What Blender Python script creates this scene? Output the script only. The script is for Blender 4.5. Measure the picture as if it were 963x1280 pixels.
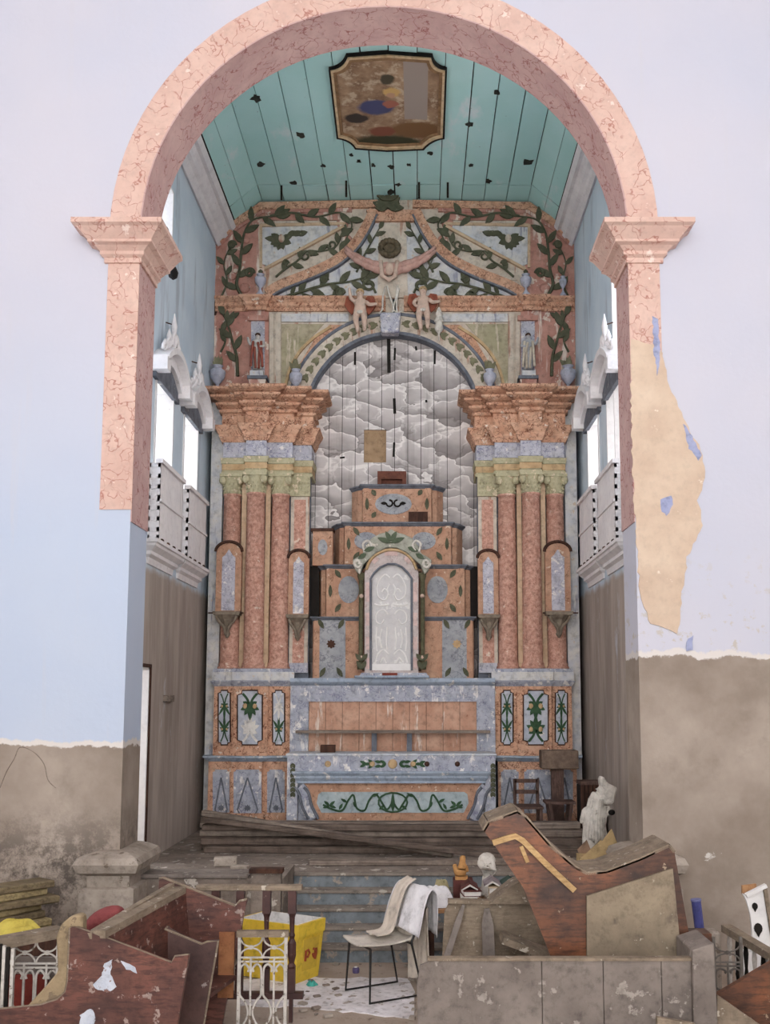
import bpy, bmesh, math, random
from mathutils import Vector, Matrix
random.seed(7)
R = math.radians
S = bpy.context.scene
for o in list(bpy.data.objects):
    bpy.data.objects.remove(o)

# ------------------------------------------------------------------ camera
FPX, PPX, PPY = 1250.0, 522.0, 735.0          # focal length and principal point for a 963 x 1280 frame
CAMX, CAMH = 0.345, 2.55
PITCH = math.atan(FPX / 11160.0)
cam = bpy.data.cameras.new('camera')
cam.sensor_fit = 'AUTO'; cam.sensor_width = 36.0
cam.lens = FPX * 36.0 / 1280.0
cam.shift_x = (481.5 - PPX) / 1280.0
cam.shift_y = (PPY - 640.0) / 1280.0
cam_ob = bpy.data.objects.new('camera', cam)
S.collection.objects.link(cam_ob)
cam_ob.location = (CAMX, 0, CAMH)
cam_ob.rotation_euler = (math.pi / 2 + PITCH, 0, 0)
S.camera = cam_ob

# ------------------------------------------------------------------ world and light
w = bpy.data.worlds.new('overcast_sky'); S.world = w; w.use_nodes = True
bg = w.node_tree.nodes['Background']
bg.inputs[0].default_value = (1.0, 0.99, 0.98, 1); bg.inputs[1].default_value = 3.0
S.view_settings.view_transform = 'Standard'
S.view_settings.look = 'None'
S.view_settings.gamma = 1
S.view_settings.use_curve_mapping = False
S.view_settings.exposure = 0.5

# ------------------------------------------------------------------ pixel helpers (a pixel gives a direction, the plane gives the distance)
CT, ST = math.cos(PITCH), math.sin(PITCH)
CAM = Vector((CAMX, 0, CAMH))
def ray(px, py):
    a = (px - PPX) / FPX; b = (PPY - py) / FPX
    return Vector((a, CT - b * ST, ST + b * CT))
def PY(px, py, Y):
    d = ray(px, py); return CAM + d * (Y / d.y)
def PX(px, py, X):
    d = ray(px, py); return CAM + d * ((X - CAMX) / d.x)
def PZ(px, py, Z):
    d = ray(px, py); return CAM + d * ((Z - CAMH) / d.z)
def zY(py, Y, px=491): return PY(px, py, Y).z
def xY(px, Y, py=700): return PY(px, py, Y).x

# ------------------------------------------------------------------ mesh builder
ORG = {}
def setp(o, label=None, cat=None, group=None, kind=None):
    if label: o['label'] = label
    if cat: o['category'] = cat
    if group: o['group'] = group
    if kind: o['kind'] = kind
    return o
def thing(name, label, cat, loc, group=None, kind=None):
    o = bpy.data.objects.new(name, None); S.collection.objects.link(o)
    o.empty_display_size = 0.1
    o.location = loc; ORG[o] = Vector(loc)
    return setp(o, label, cat, group, kind)
def catmull(pts, n=6):
    P = [Vector(p) for p in pts]
    if len(P) < 3: return P
    out = []
    for i in range(len(P) - 1):
        p0 = P[max(i - 1, 0)]; p1 = P[i]; p2 = P[i + 1]; p3 = P[min(i + 2, len(P) - 1)]
        for k in range(n):
            t = k / n
            out.append(0.5 * ((2 * p1) + (p2 - p0) * t + (2 * p0 - 5 * p1 + 4 * p2 - p3) * t * t + (3 * p1 - p0 - 3 * p2 + p3) * t ** 3))
    out.append(P[-1]); return out

class MB:
    def __init__(s): s.v = []; s.f = []
    def add(s, v, f):
        o = len(s.v); s.v += [Vector(p) for p in v]; s.f += [tuple(i + o for i in q) for q in f]; return s
    def box(s, x0, x1, y0, y1, z0, z1):
        if x0 > x1: x0, x1 = x1, x0
        if y0 > y1: y0, y1 = y1, y0
        if z0 > z1: z0, z1 = z1, z0
        return s.add([(x0,y0,z0),(x1,y0,z0),(x1,y1,z0),(x0,y1,z0),(x0,y0,z1),(x1,y0,z1),(x1,y1,z1),(x0,y1,z1)],
              [(0,3,2,1),(4,5,6,7),(0,1,5,4),(1,2,6,5),(2,3,7,6),(3,0,4,7)])
    def beam(s, p0, p1, w, t, up=(0,0,1)):
        p0, p1 = Vector(p0), Vector(p1); d = (p1 - p0).normalized()
        sd = d.cross(Vector(up))
        if sd.length < 1e-5: sd = d.cross(Vector((1,0,0)))
        sd.normalize(); u = sd.cross(d).normalized()
        a, b = sd * w / 2, u * t / 2
        return s.add([p0-a-b,p0+a-b,p0+a+b,p0-a+b,p1-a-b,p1+a-b,p1+a+b,p1-a+b],
              [(0,1,2,3),(7,6,5,4),(0,4,5,1),(1,5,6,2),(2,6,7,3),(3,7,4,0)])
    def prism(s, poly, vec):
        n = len(poly); vec = Vector(vec); P = [Vector(p) for p in poly]
        nrm = Vector((0,0,0))
        for i in range(n): nrm += P[i].cross(P[(i+1) % n])
        if nrm.dot(vec) > 0: P.reverse()
        Q = [p + vec for p in P]
        return s.add(P + Q, [tuple(range(n)), tuple(range(2*n-1, n-1, -1))] + [(i, i+n, (i+1) % n + n, (i+1) % n) for i in range(n)])
    def tube(s, pts, r, n=6, closed=False, rs=None, flat=1.0, nrm=None):
        P = [Vector(p) for p in pts]; m = len(P); rings = []
        prev = None
        for i in range(m):
            if closed: d = P[(i+1) % m] - P[i-1]
            else: d = P[min(i+1, m-1)] - P[max(i-1, 0)]
            d = d.normalized() if d.length > 1e-9 else Vector((0,0,1))
            if nrm is not None: a = Vector(nrm)
            elif prev is None:
                a = Vector((0,0,1)) if abs(d.z) < 0.9 else Vector((1,0,0))
            else: a = prev
            a = (a - d * a.dot(d))
            a = a.normalized() if a.length > 1e-6 else d.orthogonal().normalized()
            prev = a; b = d.cross(a)
            rr = rs[i] if rs else r
            rings.append([P[i] + a * (math.cos(2*math.pi*k/n) * rr * flat) + b * (math.sin(2*math.pi*k/n) * rr) for k in range(n)])
        v = [p for q in rings for p in q]; f = []
        for i in range(m if closed else m - 1):
            j = (i + 1) % m
            for k in range(n):
                k2 = (k + 1) % n
                f.append((i*n+k, i*n+k2, j*n+k2, j*n+k))
        if not closed:
            f.append(tuple(range(n-1, -1, -1))); f.append(tuple((m-1)*n + k for k in range(n)))
        return s.add(v, f)
    def lathe(s, prof, c, n=14, sx=1.0, sy=1.0):
        c = Vector(c); v = []; f = []; m = len(prof)
        for r, z in prof:
            for k in range(n):
                a = 2*math.pi*k/n
                v.append(c + Vector((math.cos(a)*r*sx, math.sin(a)*r*sy, z)))
        for i in range(m-1):
            for k in range(n):
                k2 = (k+1) % n
                f.append((i*n+k, i*n+k2, (i+1)*n+k2, (i+1)*n+k))
        f.append(tuple(range(n-1, -1, -1))); f.append(tuple((m-1)*n+k for k in range(n)))
        return s.add(v, f)
    def ell(s, c, r, n=10, m=7, rot=None):
        c = Vector(c); v = []; f = []
        for i in range(m+1):
            th = math.pi*i/m
            for k in range(n):
                a = 2*math.pi*k/n
                p = Vector((math.sin(th)*math.cos(a)*r[0], math.sin(th)*math.sin(a)*r[1], math.cos(th)*r[2]))
                if rot is not None: p = rot @ p
                v.append(c + p)
        for i in range(m):
            for k in range(n):
                k2 = (k+1) % n
                f.append((i*n+k, (i+1)*n+k, (i+1)*n+k2, i*n+k2))
        return s.add(v, f)
    def sweep(s, plan, prof, closeprof=True, caps=True):
        """plan: (x, y) from left to right seen from the camera; prof: (out, z), bottom to top"""
        pl = [Vector((p[0], p[1])) for p in plan]; n = len(pl); m = len(prof); v = []; f = []
        def nor(d): d = d.normalized(); return Vector((d.y, -d.x))
        for i in range(n):
            if i == 0: mt = nor(pl[1] - pl[0]); k = 1
            elif i == n-1: mt = nor(pl[-1] - pl[-2]); k = 1
            else:
                a, b = nor(pl[i]-pl[i-1]), nor(pl[i+1]-pl[i]); mt = (a + b)
                mt = mt.normalized() if mt.length > 1e-6 else a
                k = 1 / max(mt.dot(a), 0.35)
            for o, z in prof:
                q = pl[i] + mt * (o * k); v.append((q.x, q.y, z))
        for i in range(n-1):
            for j in range(m if closeprof else m-1):
                j2 = (j+1) % m
                f.append((i*m+j, (i+1)*m+j, (i+1)*m+j2, i*m+j2))
        if caps and closeprof:
            f.append(tuple(range(m))); f.append(tuple((n-1)*m + j for j in range(m-1, -1, -1)))
        return s.add(v, f)
    def grid(s, fn, nu, nv):
        v = [fn(i/nu, j/nv) for j in range(nv+1) for i in range(nu+1)]
        f = [(j*(nu+1)+i, j*(nu+1)+i+1, (j+1)*(nu+1)+i+1, (j+1)*(nu+1)+i) for j in range(nv) for i in range(nu)]
        return s.add(v, f)
    def mirror(s):
        o = MB(); o.v = [Vector((-p.x, p.y, p.z)) for p in s.v]; o.f = [tuple(reversed(q)) for q in s.f]; return o
    def xf(s, M):
        s.v = [M @ p for p in s.v]; return s
    def join(s, o): return s.add(o.v, o.f)
    def build(s, name, mat, parent=None, smooth=False, bevel=0.0, solid=0.0, subs=0, label=None, cat=None, group=None, kind=None, fixn=True):
        if parent is None:
            lo = [min(p[i] for p in s.v) for i in range(3)]; hi = [max(p[i] for p in s.v) for i in range(3)]
            org = Vector(((lo[0]+hi[0])/2, (lo[1]+hi[1])/2, lo[2]))
        else: org = ORG[parent]
        me = bpy.data.meshes.new(name)
        me.from_pydata([tuple(p - org) for p in s.v], [], s.f)
        if fixn:
            bm = bmesh.new(); bm.from_mesh(me)
            bmesh.ops.remove_doubles(bm, verts=bm.verts, dist=1e-5)
            bmesh.ops.recalc_face_normals(bm, faces=bm.faces); bm.to_mesh(me); bm.free()
        me.validate()
        me.materials.append(mat)
        if smooth:
            for p in me.polygons: p.use_smooth = True
        o = bpy.data.objects.new(name, me); S.collection.objects.link(o)
        ORG[o] = org
        if parent is not None: o.parent = parent
        else: o.location = org
        if solid:
            md = o.modifiers.new('thickness', 'SOLIDIFY'); md.thickness = solid; md.offset = 0
        if bevel:
            md = o.modifiers.new('bevel', 'BEVEL'); md.width = bevel; md.segments = 1; md.limit_method = 'ANGLE'
        if subs:
            md = o.modifiers.new('subdivision', 'SUBSURF'); md.levels = subs; md.render_levels = subs
        return setp(o, label, cat, group, kind)

def copy_tree(o, parent=None, dloc=None):
    c = o.copy(); S.collection.objects.link(c); c.parent = parent
    ORG[c] = ORG[o] + (Vector(dloc) if dloc else Vector((0,0,0)))
    if dloc: c.location = o.location + Vector(dloc)
    for ch in [x for x in bpy.data.objects if x.parent == o]:
        copy_tree(ch, c)
    return c

def skin(name, verts, edges, mat, parent=None, subs=2, **kw):
    """one continuous figure: verts = [(x,y,z,r)], first vertex is the root"""
    if parent is None:
        lo = [min(p[i] for p in verts) for i in range(3)]; hi = [max(p[i] for p in verts) for i in range(3)]
        org = Vector(((lo[0]+hi[0])/2, (lo[1]+hi[1])/2, lo[2]))
    else: org = ORG[parent]
    me = bpy.data.meshes.new(name)
    me.from_pydata([tuple(Vector(v[:3]) - org) for v in verts], edges, [])
    o = bpy.data.objects.new(name, me); S.collection.objects.link(o)
    ORG[o] = org
    if parent is not None: o.parent = parent
    else: o.location = org
    o.modifiers.new('skin', 'SKIN')
    if not me.skin_vertices: me.skin_vertices.new() if hasattr(me.skin_vertices, 'new') else None
    for i, v in enumerate(verts):
        sv = me.skin_vertices[0].data[i]; r = v[3]
        sv.radius = (r, r) if not isinstance(r, tuple) else r
        sv.use_root = (i == 0)
    o.modifiers['skin'].use_smooth_shade = True
    md = o.modifiers.new('subdivision', 'SUBSURF'); md.levels = subs; md.render_levels = subs
    me.materials.append(mat)
    return setp(o, **kw)

# ------------------------------------------------------------------ materials
DESAT, LIFT = 0.22, 1.06
def lin(c):
    g = 0.3*c[0] + 0.59*c[1] + 0.11*c[2]
    c = [min(250, max(0, (x + (g-x)*DESAT)*LIFT)) for x in c]
    return tuple(((x/255)/12.92 if x/255 <= 0.04045 else ((x/255+0.055)/1.055)**2.4) for x in c) + (1.0,)
class NT:
    def __init__(s, name):
        s.m = bpy.data.materials.new(name); s.m.use_nodes = True
        s.t = s.m.node_tree; s.n = s.t.nodes; s.l = s.t.links
        s.b = s.n['Principled BSDF']
        s.pos = s.n.new('ShaderNodeNewGeometry').outputs['Position']
    def map(s, scale=(1,1,1), src=None, rot=(0,0,0), loc=(0,0,0)):
        k = s.n.new('ShaderNodeMapping'); s.l.new(src or s.pos, k.inputs[0])
        k.inputs['Scale'].default_value = scale; k.inputs['Rotation'].default_value = rot; k.inputs['Location'].default_value = loc
        return k.outputs[0]
    def noise(s, scale, det=4, src=None, rough=0.55, dist=0.0, col=False):
        k = s.n.new('ShaderNodeTexNoise'); s.l.new(src or s.pos, k.inputs['Vector'])
        k.inputs['Scale'].default_value = scale; k.inputs['Detail'].default_value = det
        k.inputs['Roughness'].default_value = rough; k.inputs['Distortion'].default_value = dist
        return k.outputs['Color' if col else 'Fac']
    def vor(s, scale, src=None, feat='F1', out='Distance', rnd=1.0):
        k = s.n.new('ShaderNodeTexVoronoi'); k.feature = feat; s.l.new(src or s.pos, k.inputs['Vector'])
        k.inputs['Scale'].default_value = scale; k.inputs['Randomness'].default_value = rnd
        return k.outputs[out]
    def ramp(s, fac, stops, interp='LINEAR'):
        k = s.n.new('ShaderNodeValToRGB'); s.l.new(fac, k.inputs[0]); k.color_ramp.interpolation = interp
        e = k.color_ramp.elements
        while len(e) < len(stops): e.new(0.5)
        for q, (p, c) in zip(e, stops):
            q.position = p; q.color = c if len(c) == 4 else tuple(c) + (1,)
        return k.outputs[0]
    def mask(s, fac, a, b):
        if a > b: return s.ramp(fac, [(b, (1,1,1,1)), (a, (0,0,0,1))])
        return s.ramp(fac, [(a, (0,0,0,1)), (b, (1,1,1,1))])
    def mix(s, fac, a, b, mode='MIX'):
        k = s.n.new('ShaderNodeMix'); k.data_type = 'RGBA'; k.blend_type = mode
        for sock, v in ((k.inputs[0], fac), (k.inputs[6], a), (k.inputs[7], b)):
            if hasattr(v, 'is_linked'): s.l.new(v, sock)
            elif isinstance(v, (int, float)): sock.default_value = v
            else: sock.default_value = v
        return k.outputs[2]
    def math(s, op, a, b=None, c=None, clamp=False):
        k = s.n.new('ShaderNodeMath'); k.operation = op; k.use_clamp = clamp
        for i, v in enumerate((a, b, c)):
            if v is None: continue
            if hasattr(v, 'is_linked'): s.l.new(v, k.inputs[i])
            else: k.inputs[i].default_value = v
        return k.outputs[0]
    def sep(s, src=None):
        k = s.n.new('ShaderNodeSeparateXYZ'); s.l.new(src or s.pos, k.inputs[0]); return k.outputs
    def addv(s, a, b, scale=1.0):
        k = s.n.new('ShaderNodeVectorMath'); k.operation = 'MULTIPLY_ADD'
        s.l.new(b, k.inputs[0]); k.inputs[1].default_value = (scale,)*3; s.l.new(a, k.inputs[2]); return k.outputs[0]
    def out(s, col, rough=0.85, bump=None, bstr=0.3, bdist=0.02, metal=0.0, spec=0.3):
        if hasattr(col, 'is_linked'): s.l.new(col, s.b.inputs['Base Color'])
        else: s.b.inputs['Base Color'].default_value = col
        s.b.inputs['Roughness'].default_value = rough; s.b.inputs['Metallic'].default_value = metal
        s.b.inputs['Specular IOR Level'].default_value = spec
        if bump is not None:
            k = s.n.new('ShaderNodeBump'); k.inputs['Strength'].default_value = bstr; k.inputs['Distance'].default_value = bdist
            s.l.new(bump, k.inputs['Height']); s.l.new(k.outputs[0], s.b.inputs['Normal'])
        return s.m

def surf(name, c1, c2, sc=4, rough=0.85, vein=None, chips=None, streak=None, bump=0.25, bsc=None, stretch=None, grain=None, spec=0.25, bdist=0.01, grime=0.35):
    """two-tone noise, with optional veins, chipped paint, vertical streaks and wood grain"""
    t = NT(name); src = t.map(stretch) if stretch else t.pos
    n1 = t.noise(sc, 5, src)
    c = t.mix(t.mask(n1, 0.32, 0.68), lin(c1), lin(c2))
    if grain:
        g = t.noise(grain[0], 3, t.map(grain[1]), rough=0.7)
        c = t.mix(t.math('MULTIPLY', t.mask(g, 0.45, 0.62), grain[3] if len(grain) > 3 else 0.7), c, lin(grain[2]))
    if vein:
        d = t.addv(t.pos, t.noise(vein[1]*0.7, 3, col=True), vein[3] if len(vein) > 3 else 0.35)
        e = t.vor(vein[1], d, 'DISTANCE_TO_EDGE')
        k = t.mask(e, vein[2], 0.0)
        k = t.math('MULTIPLY', k, t.mask(t.noise(vein[1]*1.3, 2), 0.38, 0.55))
        c = t.mix(k, c, lin(vein[0]))
    if streak:
        g = t.noise(streak[1], 4, t.map((1, 1, streak[3] if len(streak) > 3 else 0.12)), rough=0.65)
        c = t.mix(t.mask(g, streak[2], streak[2]+0.06), c, lin(streak[0]))
    if chips:
        g = t.noise(chips[1], 6, rough=0.65)
        c = t.mix(t.mask(g, chips[2], chips[2]+0.03), c, lin(chips[0]))
    if grime:
        k = t.ramp(t.noise(11, 8, rough=0.72), [(0.30, (1-grime*1.3,)*3), (0.5, (1-grime*0.25,)*3), (0.72, (1.0,)*3)])
        c = t.mix(1.0, c, k, 'MULTIPLY')
    return t.out(c, rough, t.noise(bsc or sc*6, 6), bump, bdist, spec=spec)

# ------------------------------------------------------------------ material library
MT = {}
MT['orange'] = surf('orange_marbling', (222,172,138), (206,146,112), 5, vein=((122,62,40), 8, 0.085, 0.6), chips=((232,212,192), 8, 0.63), bump=0.2)
MT['pink'] = surf('red_marbling', (204,146,128), (186,120,104), 4, streak=((226,208,192), 7, 0.57), chips=((222,202,184), 8, 0.60), bump=0.2)
MT['shaft'] = surf('mottled_red_shaft', (200,136,114), (218,168,146), 22, vein=((150,84,68), 18, 0.06, 0.3), chips=((226,202,182), 9, 0.63), bump=0.2)
MT['cream'] = surf('worn_cream_paint', (214,202,184), (196,178,158), 5, streak=((186,140,116), 9, 0.60), chips=((170,150,132), 10, 0.66), bump=0.25)
MT['palefield'] = surf('pale_blue_white_field', (216,212,204), (190,194,204), 6, streak=((150,152,170), 10, 0.60), chips=((206,186,160), 9, 0.63), bump=0.2)
MT['blue'] = surf('blue_grey_marbling', (182,186,198), (156,162,182), 5, vein=((126,126,156), 7, 0.06, 0.5), streak=((222,218,216), 10, 0.57, 0.3), chips=((226,222,218), 8, 0.59), bump=0.2)
MT['bluepaint'] = surf('steel_blue_paint', (148,166,190), (166,180,198), 4, chips=((218,216,212), 8, 0.60), streak=((176,180,186), 9, 0.64, 0.4), bump=0.2)
MT['lavender'] = surf('lavender_marbling', (192,192,200), (174,175,190), 7, vein=((112,112,150), 9, 0.08, 0.5), chips=((224,218,212), 9, 0.61), bump=0.15)
MT['green'] = surf('dark_olive_relief', (96,96,72), (76,80,58), 9, chips=((150,140,112), 22, 0.66), bump=0.2)
MT['brightgreen'] = surf('green_painted_leaf', (62,98,66), (48,80,52), 9, bump=0.1)
MT['olive'] = surf('olive_capital_paint', (192,184,146), (170,162,122), 10, chips=((218,200,166), 10, 0.58), bump=0.3)
MT['gold'] = surf('ochre_gilding', (206,172,124), (184,146,98), 8, bump=0.15)
MT['strip'] = surf('tan_wood_strip', (212,182,146), (196,160,124), 5, bump=0.15)
MT['darkwood'] = surf('dark_brown_wood', (96,60,44), (70,44,34), 5, grain=(14, (1,1,0.12), (54,34,28)), bump=0.3)
MT['dark'] = surf('dark_void', (40,34,30), (28,24,22), 5, bump=0.1)
MT['slate'] = surf('slate_blue_moulding', (118,124,136), (96,100,112), 7, chips=((168,160,152), 9, 0.64), bump=0.2)
MT['greymarble'] = surf('grey_marbling', (170,172,176), (146,150,158), 4, vein=((116,118,130), 6, 0.05, 0.6), chips=((204,198,190), 9, 0.66), bump=0.15)
MT['throneorange'] = surf('throne_orange_marbling', (204,156,124), (186,132,102), 5, vein=((140,92,66), 6, 0.03, 0.5), chips=((220,196,170), 10, 0.63), bump=0.2)
MT['white'] = surf('white_painted_wood', (232,230,228), (222,220,220), 5, chips=((196,192,190), 14, 0.68), bump=0.15, grime=0.1)
MT['whitewood'] = surf('white_cornice_paint', (234,230,230), (222,218,220), 4, chips=((180,170,164), 10, 0.69), bump=0.15, grime=0.12)
MT['flesh'] = surf('painted_flesh_plaster', (214,184,164), (198,164,144), 12, chips=((168,128,108), 20, 0.66), bump=0.2)
MT['plasterwhite'] = surf('chalky_white_plaster', (222,216,206), (200,192,180), 9, chips=((160,150,136), 14, 0.62), bump=0.4)
MT['stone'] = surf('weathered_stone', (176,162,148), (150,136,122), 4, chips=((126,110,96), 9, 0.62), bump=0.5, bsc=30)
MT['plank'] = surf('weathered_plank', (158,142,128), (126,110,98), 4, grain=(10, (0.15,1,6), (92,78,68)), bump=0.4)
MT['iron'] = surf('white_painted_iron', (206,200,192), (186,178,168), 16, chips=((120,104,90), 20, 0.6), bump=0.2)
MT['mahog'] = surf('worn_mahogany', (124,70,56), (82,48,42), 3, grain=(7, (1,1,5), (66,38,34)), chips=((158,134,124), 9, 0.60), rough=0.5, bump=0.25, spec=0.4)
MT['dust'] = surf('dusty_bare_wood', (156,137,114), (128,111,92), 6, grain=(9, (1,1,6), (118,100,82), 0.5), chips=((190,178,160), 12, 0.62), bump=0.4)
MT['greyboard'] = surf('dusty_grey_board', (140,128,119), (112,101,94), 3, chips=((158,148,138), 6, 0.61), streak=((112,102,96), 8, 0.64), bump=0.3)
MT['brownpew'] = surf('varnished_brown_pew', (146,80,42), (60,36,28), 2.2, chips=((166,142,112), 12, 0.66), grain=(6, (1,1,5), (60,34,24)), rough=0.42, bump=0.2, spec=0.5)
MT['yellowwood'] = surf('pale_varnished_rail', (206,166,104), (188,146,88), 6, grain=(10, (1,1,5), (168,124,70)), rough=0.5, bump=0.15)

# ------------------------------------------------------------------ the setting
YN, YR, YB, YE = 9.84, 10.45, 14.7, 15.75        # nave wall face, back of the arch, face of the altarpiece, end wall
A, W = 2.52, 2.75                                 # half widths of the arch opening and of the chancel
ZF = 0.72                                        # chancel floor
zsp = zY(289, YN, 477); rise = zY(8, YN, 477) - zsp
zdadoL, zdadoR = zY(934, YN, 80), zY(822, YN, 880)

def wall_mat():
    t = NT('limewashed_nave_wall')
    X, Y, Z = t.sep()
    nb = t.noise(0.5, 3)
    side = t.math('GREATER_THAN', X, 0.0)
    up = t.mix(t.mask(nb, 0.35, 0.65), lin((198,198,212)), lin((191,195,213)))
    lo = t.mix(t.mask(nb, 0.35, 0.65), lin((177,194,221)), lin((185,199,221)))
    k = t.math('MULTIPLY', t.mask(t.math('MULTIPLY', Z, 0.1), 0.66, 0.42), t.math('SUBTRACT', 1.0, side))
    paint = t.mix(k, up, lo)
    st = t.noise(5, 4, t.map((1, 1, 0.05)), rough=0.7)
    paint = t.mix(t.math('MULTIPLY', t.mask(st, 0.60, 0.72), 0.35), paint, lin((196,196,206)))
    fl = t.noise(7, 6, rough=0.7)
    nearr = t.math('MULTIPLY', t.mask(t.math('MULTIPLY', Z, 0.1), 0.42, 0.30), side)
    paint = t.mix(t.math('MULTIPLY', t.mask(fl, 0.57, 0.62), nearr), paint, lin((190,182,172)))
    paint = t.mix(t.mask(t.noise(2.2, 6, rough=0.75), 0.71, 0.73), paint, lin((206,206,214)))
    pl1 = t.noise(1.1, 6, rough=0.6)
    pl = t.mix(t.mask(pl1, 0.3, 0.7), lin((136,120,106)), lin((174,159,145)))
    pl = t.mix(t.math('MULTIPLY', t.mask(t.noise(2.4, 5, rough=0.65), 0.5, 0.68), 0.5), pl, lin((132,118,104)))
    pl = t.mix(t.mask(t.noise(1.9, 6, t.map(loc=(3,1,7)), rough=0.7), 0.66, 0.69), pl, lin((206,200,192)))
    blk = t.math('MULTIPLY', t.mask(t.math('MULTIPLY', Z, 0.1), 0.16, 0.10), t.math('SUBTRACT', 1.0, side))
    pl = t.mix(t.math('MULTIPLY', blk, t.mask(t.noise(3.2, 8, rough=0.8), 0.44, 0.56)), pl, lin((96,86,78)))
    edge = t.math('ADD', t.math('MULTIPLY', side, zdadoR - zdadoL), zdadoL)
    h = t.math('ADD', t.math('SUBTRACT', Z, edge), t.math('MULTIPLY', t.math('SUBTRACT', t.noise(4, 6, rough=0.7), 0.5), 0.22))
    hs = t.math('ADD', t.math('MULTIPLY', h, 0.5), 0.5)
    c = t.mix(t.mask(hs, 0.498, 0.502), pl, lin((214,208,204)))
    c = t.mix(t.mask(hs, 0.525, 0.535), c, paint)
    return t.out(c, 0.9, t.noise(14, 6), 0.15, 0.02, spec=0.15)
MT['wall'] = wall_mat()
MT['archpink'] = surf('pink_faux_marble', (224,188,172), (212,170,154), 3, vein=((184,114,98), 5, 0.045, 0.6), chips=((234,210,198), 6, 0.62), bump=0.08, spec=0.3, grime=0.12)
MT['soffitpink'] = surf('rose_faux_marble', (208,170,164), (194,152,148), 3, vein=((164,94,88), 5, 0.045, 0.6), bump=0.08, spec=0.3, grime=0.12)
MT['beige'] = surf('exposed_beige_plaster', (218,194,168), (204,176,150), 3, chips=((226,210,192), 6, 0.66), bump=0.2, grime=0.1)
MT['bluepatch'] = surf('old_blue_limewash', (150,160,206), (168,176,214), 8, bump=0.1)
def chancel_mat():
    t = NT('chancel_wall_plaster')
    X, Y, Z = t.sep()
    st = t.noise(3.5, 5, t.map((1, 1, 0.15)), rough=0.65)
    up = t.mix(t.mask(t.noise(1.2, 4), 0.35, 0.65), lin((204,220,232)), lin((188,208,224)))
    up = t.mix(t.math('MULTIPLY', t.mask(st, 0.55, 0.66), 0.6), up, lin((150,160,174)))
    lo = t.mix(t.mask(st, 0.35, 0.65), lin((182,168,156)), lin((152,138,126)))
    lo = t.mix(t.mask(t.noise(3.2, 6, t.map((1,1,0.3)), rough=0.7), 0.62, 0.68), lo, lin((186,186,192)))
    h = t.math('ADD', Z, t.math('MULTIPLY', t.noise(3, 4), 0.2))
    c = t.mix(t.mask(t.math('MULTIPLY', h, 0.1), 0.412, 0.420), lo, up)
    return t.out(c, 0.9, t.noise(12, 6), 0.2, 0.02, spec=0.15)
MT['chancel'] = chancel_mat()
def floor_mat():
    t = NT('dusty_concrete_floor')
    c = t.mix(t.mask(t.noise(1.6, 6, rough=0.65), 0.3, 0.7), lin((150,130,112)), lin((176,158,142)))
    c = t.mix(t.mask(t.noise(9, 6, rough=0.7), 0.58, 0.68), c, lin((116,98,84)))
    return t.out(c, 0.95, t.noise(16, 8, rough=0.7), 0.5, 0.03, spec=0.1)
MT['floor'] = floor_mat()

ZTOP = 12.6
def arch_pts(a, b, n=40, z0=None):
    return [(-a*math.cos(math.pi*i/n), (z0 if z0 else zsp) + b*math.sin(math.pi*i/n)) for i in range(n+1)]
XN = (PY(477, 600, YN)).x                         # axis of the arch is the axis of the chancel (close to 0)
ain = arch_pts(A, rise)
half = len(ain)//2
mb = MB()
for sgn in (-1, 1):
    poly = [(sgn*10, 0), (sgn*10, ZTOP), (0, ZTOP)] + [(sgn*abs(x), z) for x, z in reversed(ain[:half+1])] + [(sgn*A, 0)]
    mb.prism([(x, YN, z) for x, z in poly], (0, YR-YN, 0))
wall_front = mb.build('wall_front', MT['wall'], kind='structure', fixn=False)
# painted archivolt, pilaster bands, soffit (thin render coats on the wall)
ow = 0.31
aout = arch_pts(A+ow, rise+0.34)
mb = MB()
for i in range(len(ain)-1):
    q = [ain[i], aout[i], aout[i+1], ain[i+1]]
    mb.prism([(x, YN-0.012, z) for x, z in q], (0, 0.013, 0))
mb.build('archivolt', MT['archpink'], wall_front)
mb = MB()
for i in range(len(ain)-1):
    (x0, z0), (x1, z1) = ain[i], ain[i+1]
    k = 0.994
    mb.add([(x0,YN-0.012,z0),(x1,YN-0.012,z1),(x1,YR,z1),(x0,YR,z0),
            (x0*k,YN-0.012,zsp+(z0-zsp)*k),(x1*k,YN-0.012,zsp+(z1-zsp)*k),(x1*k,YR,zsp+(z1-zsp)*k),(x0*k,YR,zsp+(z0-zsp)*k)],
           [(0,1,2,3),(7,6,5,4),(0,4,5,1),(3,2,6,7)])
mb.build('arch_soffit', MT['soffitpink'], wall_front)
zpL, zpR = zY(637, YN, 140), zY(440, YN, 800)
zrv = zY(652, YN, 775)
MB().box(-A-ow, -A+0.012, YN-0.012, YN+0.001, zpL, zsp).build('pilaster_band', MT['archpink'], wall_front)
MB().box(A-0.012, A+ow, YN-0.012, YN+0.001, zpR-0.3, zsp).build('pilaster_band', MT['archpink'], wall_front)
for sgn in (-1, 1):
    MB().box(sgn*A, sgn*(A-0.012), YN, YR, zrv, zsp).build('reveal_band', MT['soffitpink'], wall_front)
# impost mouldings
zb, zt = zY(330, YN, 140), zsp + 0.005
prof = [(-0.02,zb),(0.035,zb),(0.035,zb+0.05),(0.07,zb+0.075),(0.07,zb+0.11),(0.12,zb+0.15),(0.17,zb+0.165),(0.17,zb+0.19),(0.26,zt-0.07),(0.30,zt-0.05),(0.30,zt),(-0.02,zt)]
for sgn in (-1, 1):
    pl = [(-A-ow, YN+0.02), (-A-ow, YN), (-A, YN), (-A, YR)]
    m = MB().sweep(pl, prof)
    if sgn == 1: m = m.mirror()
    m.build('impost_moulding', MT['archpink'], wall_front)
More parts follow.
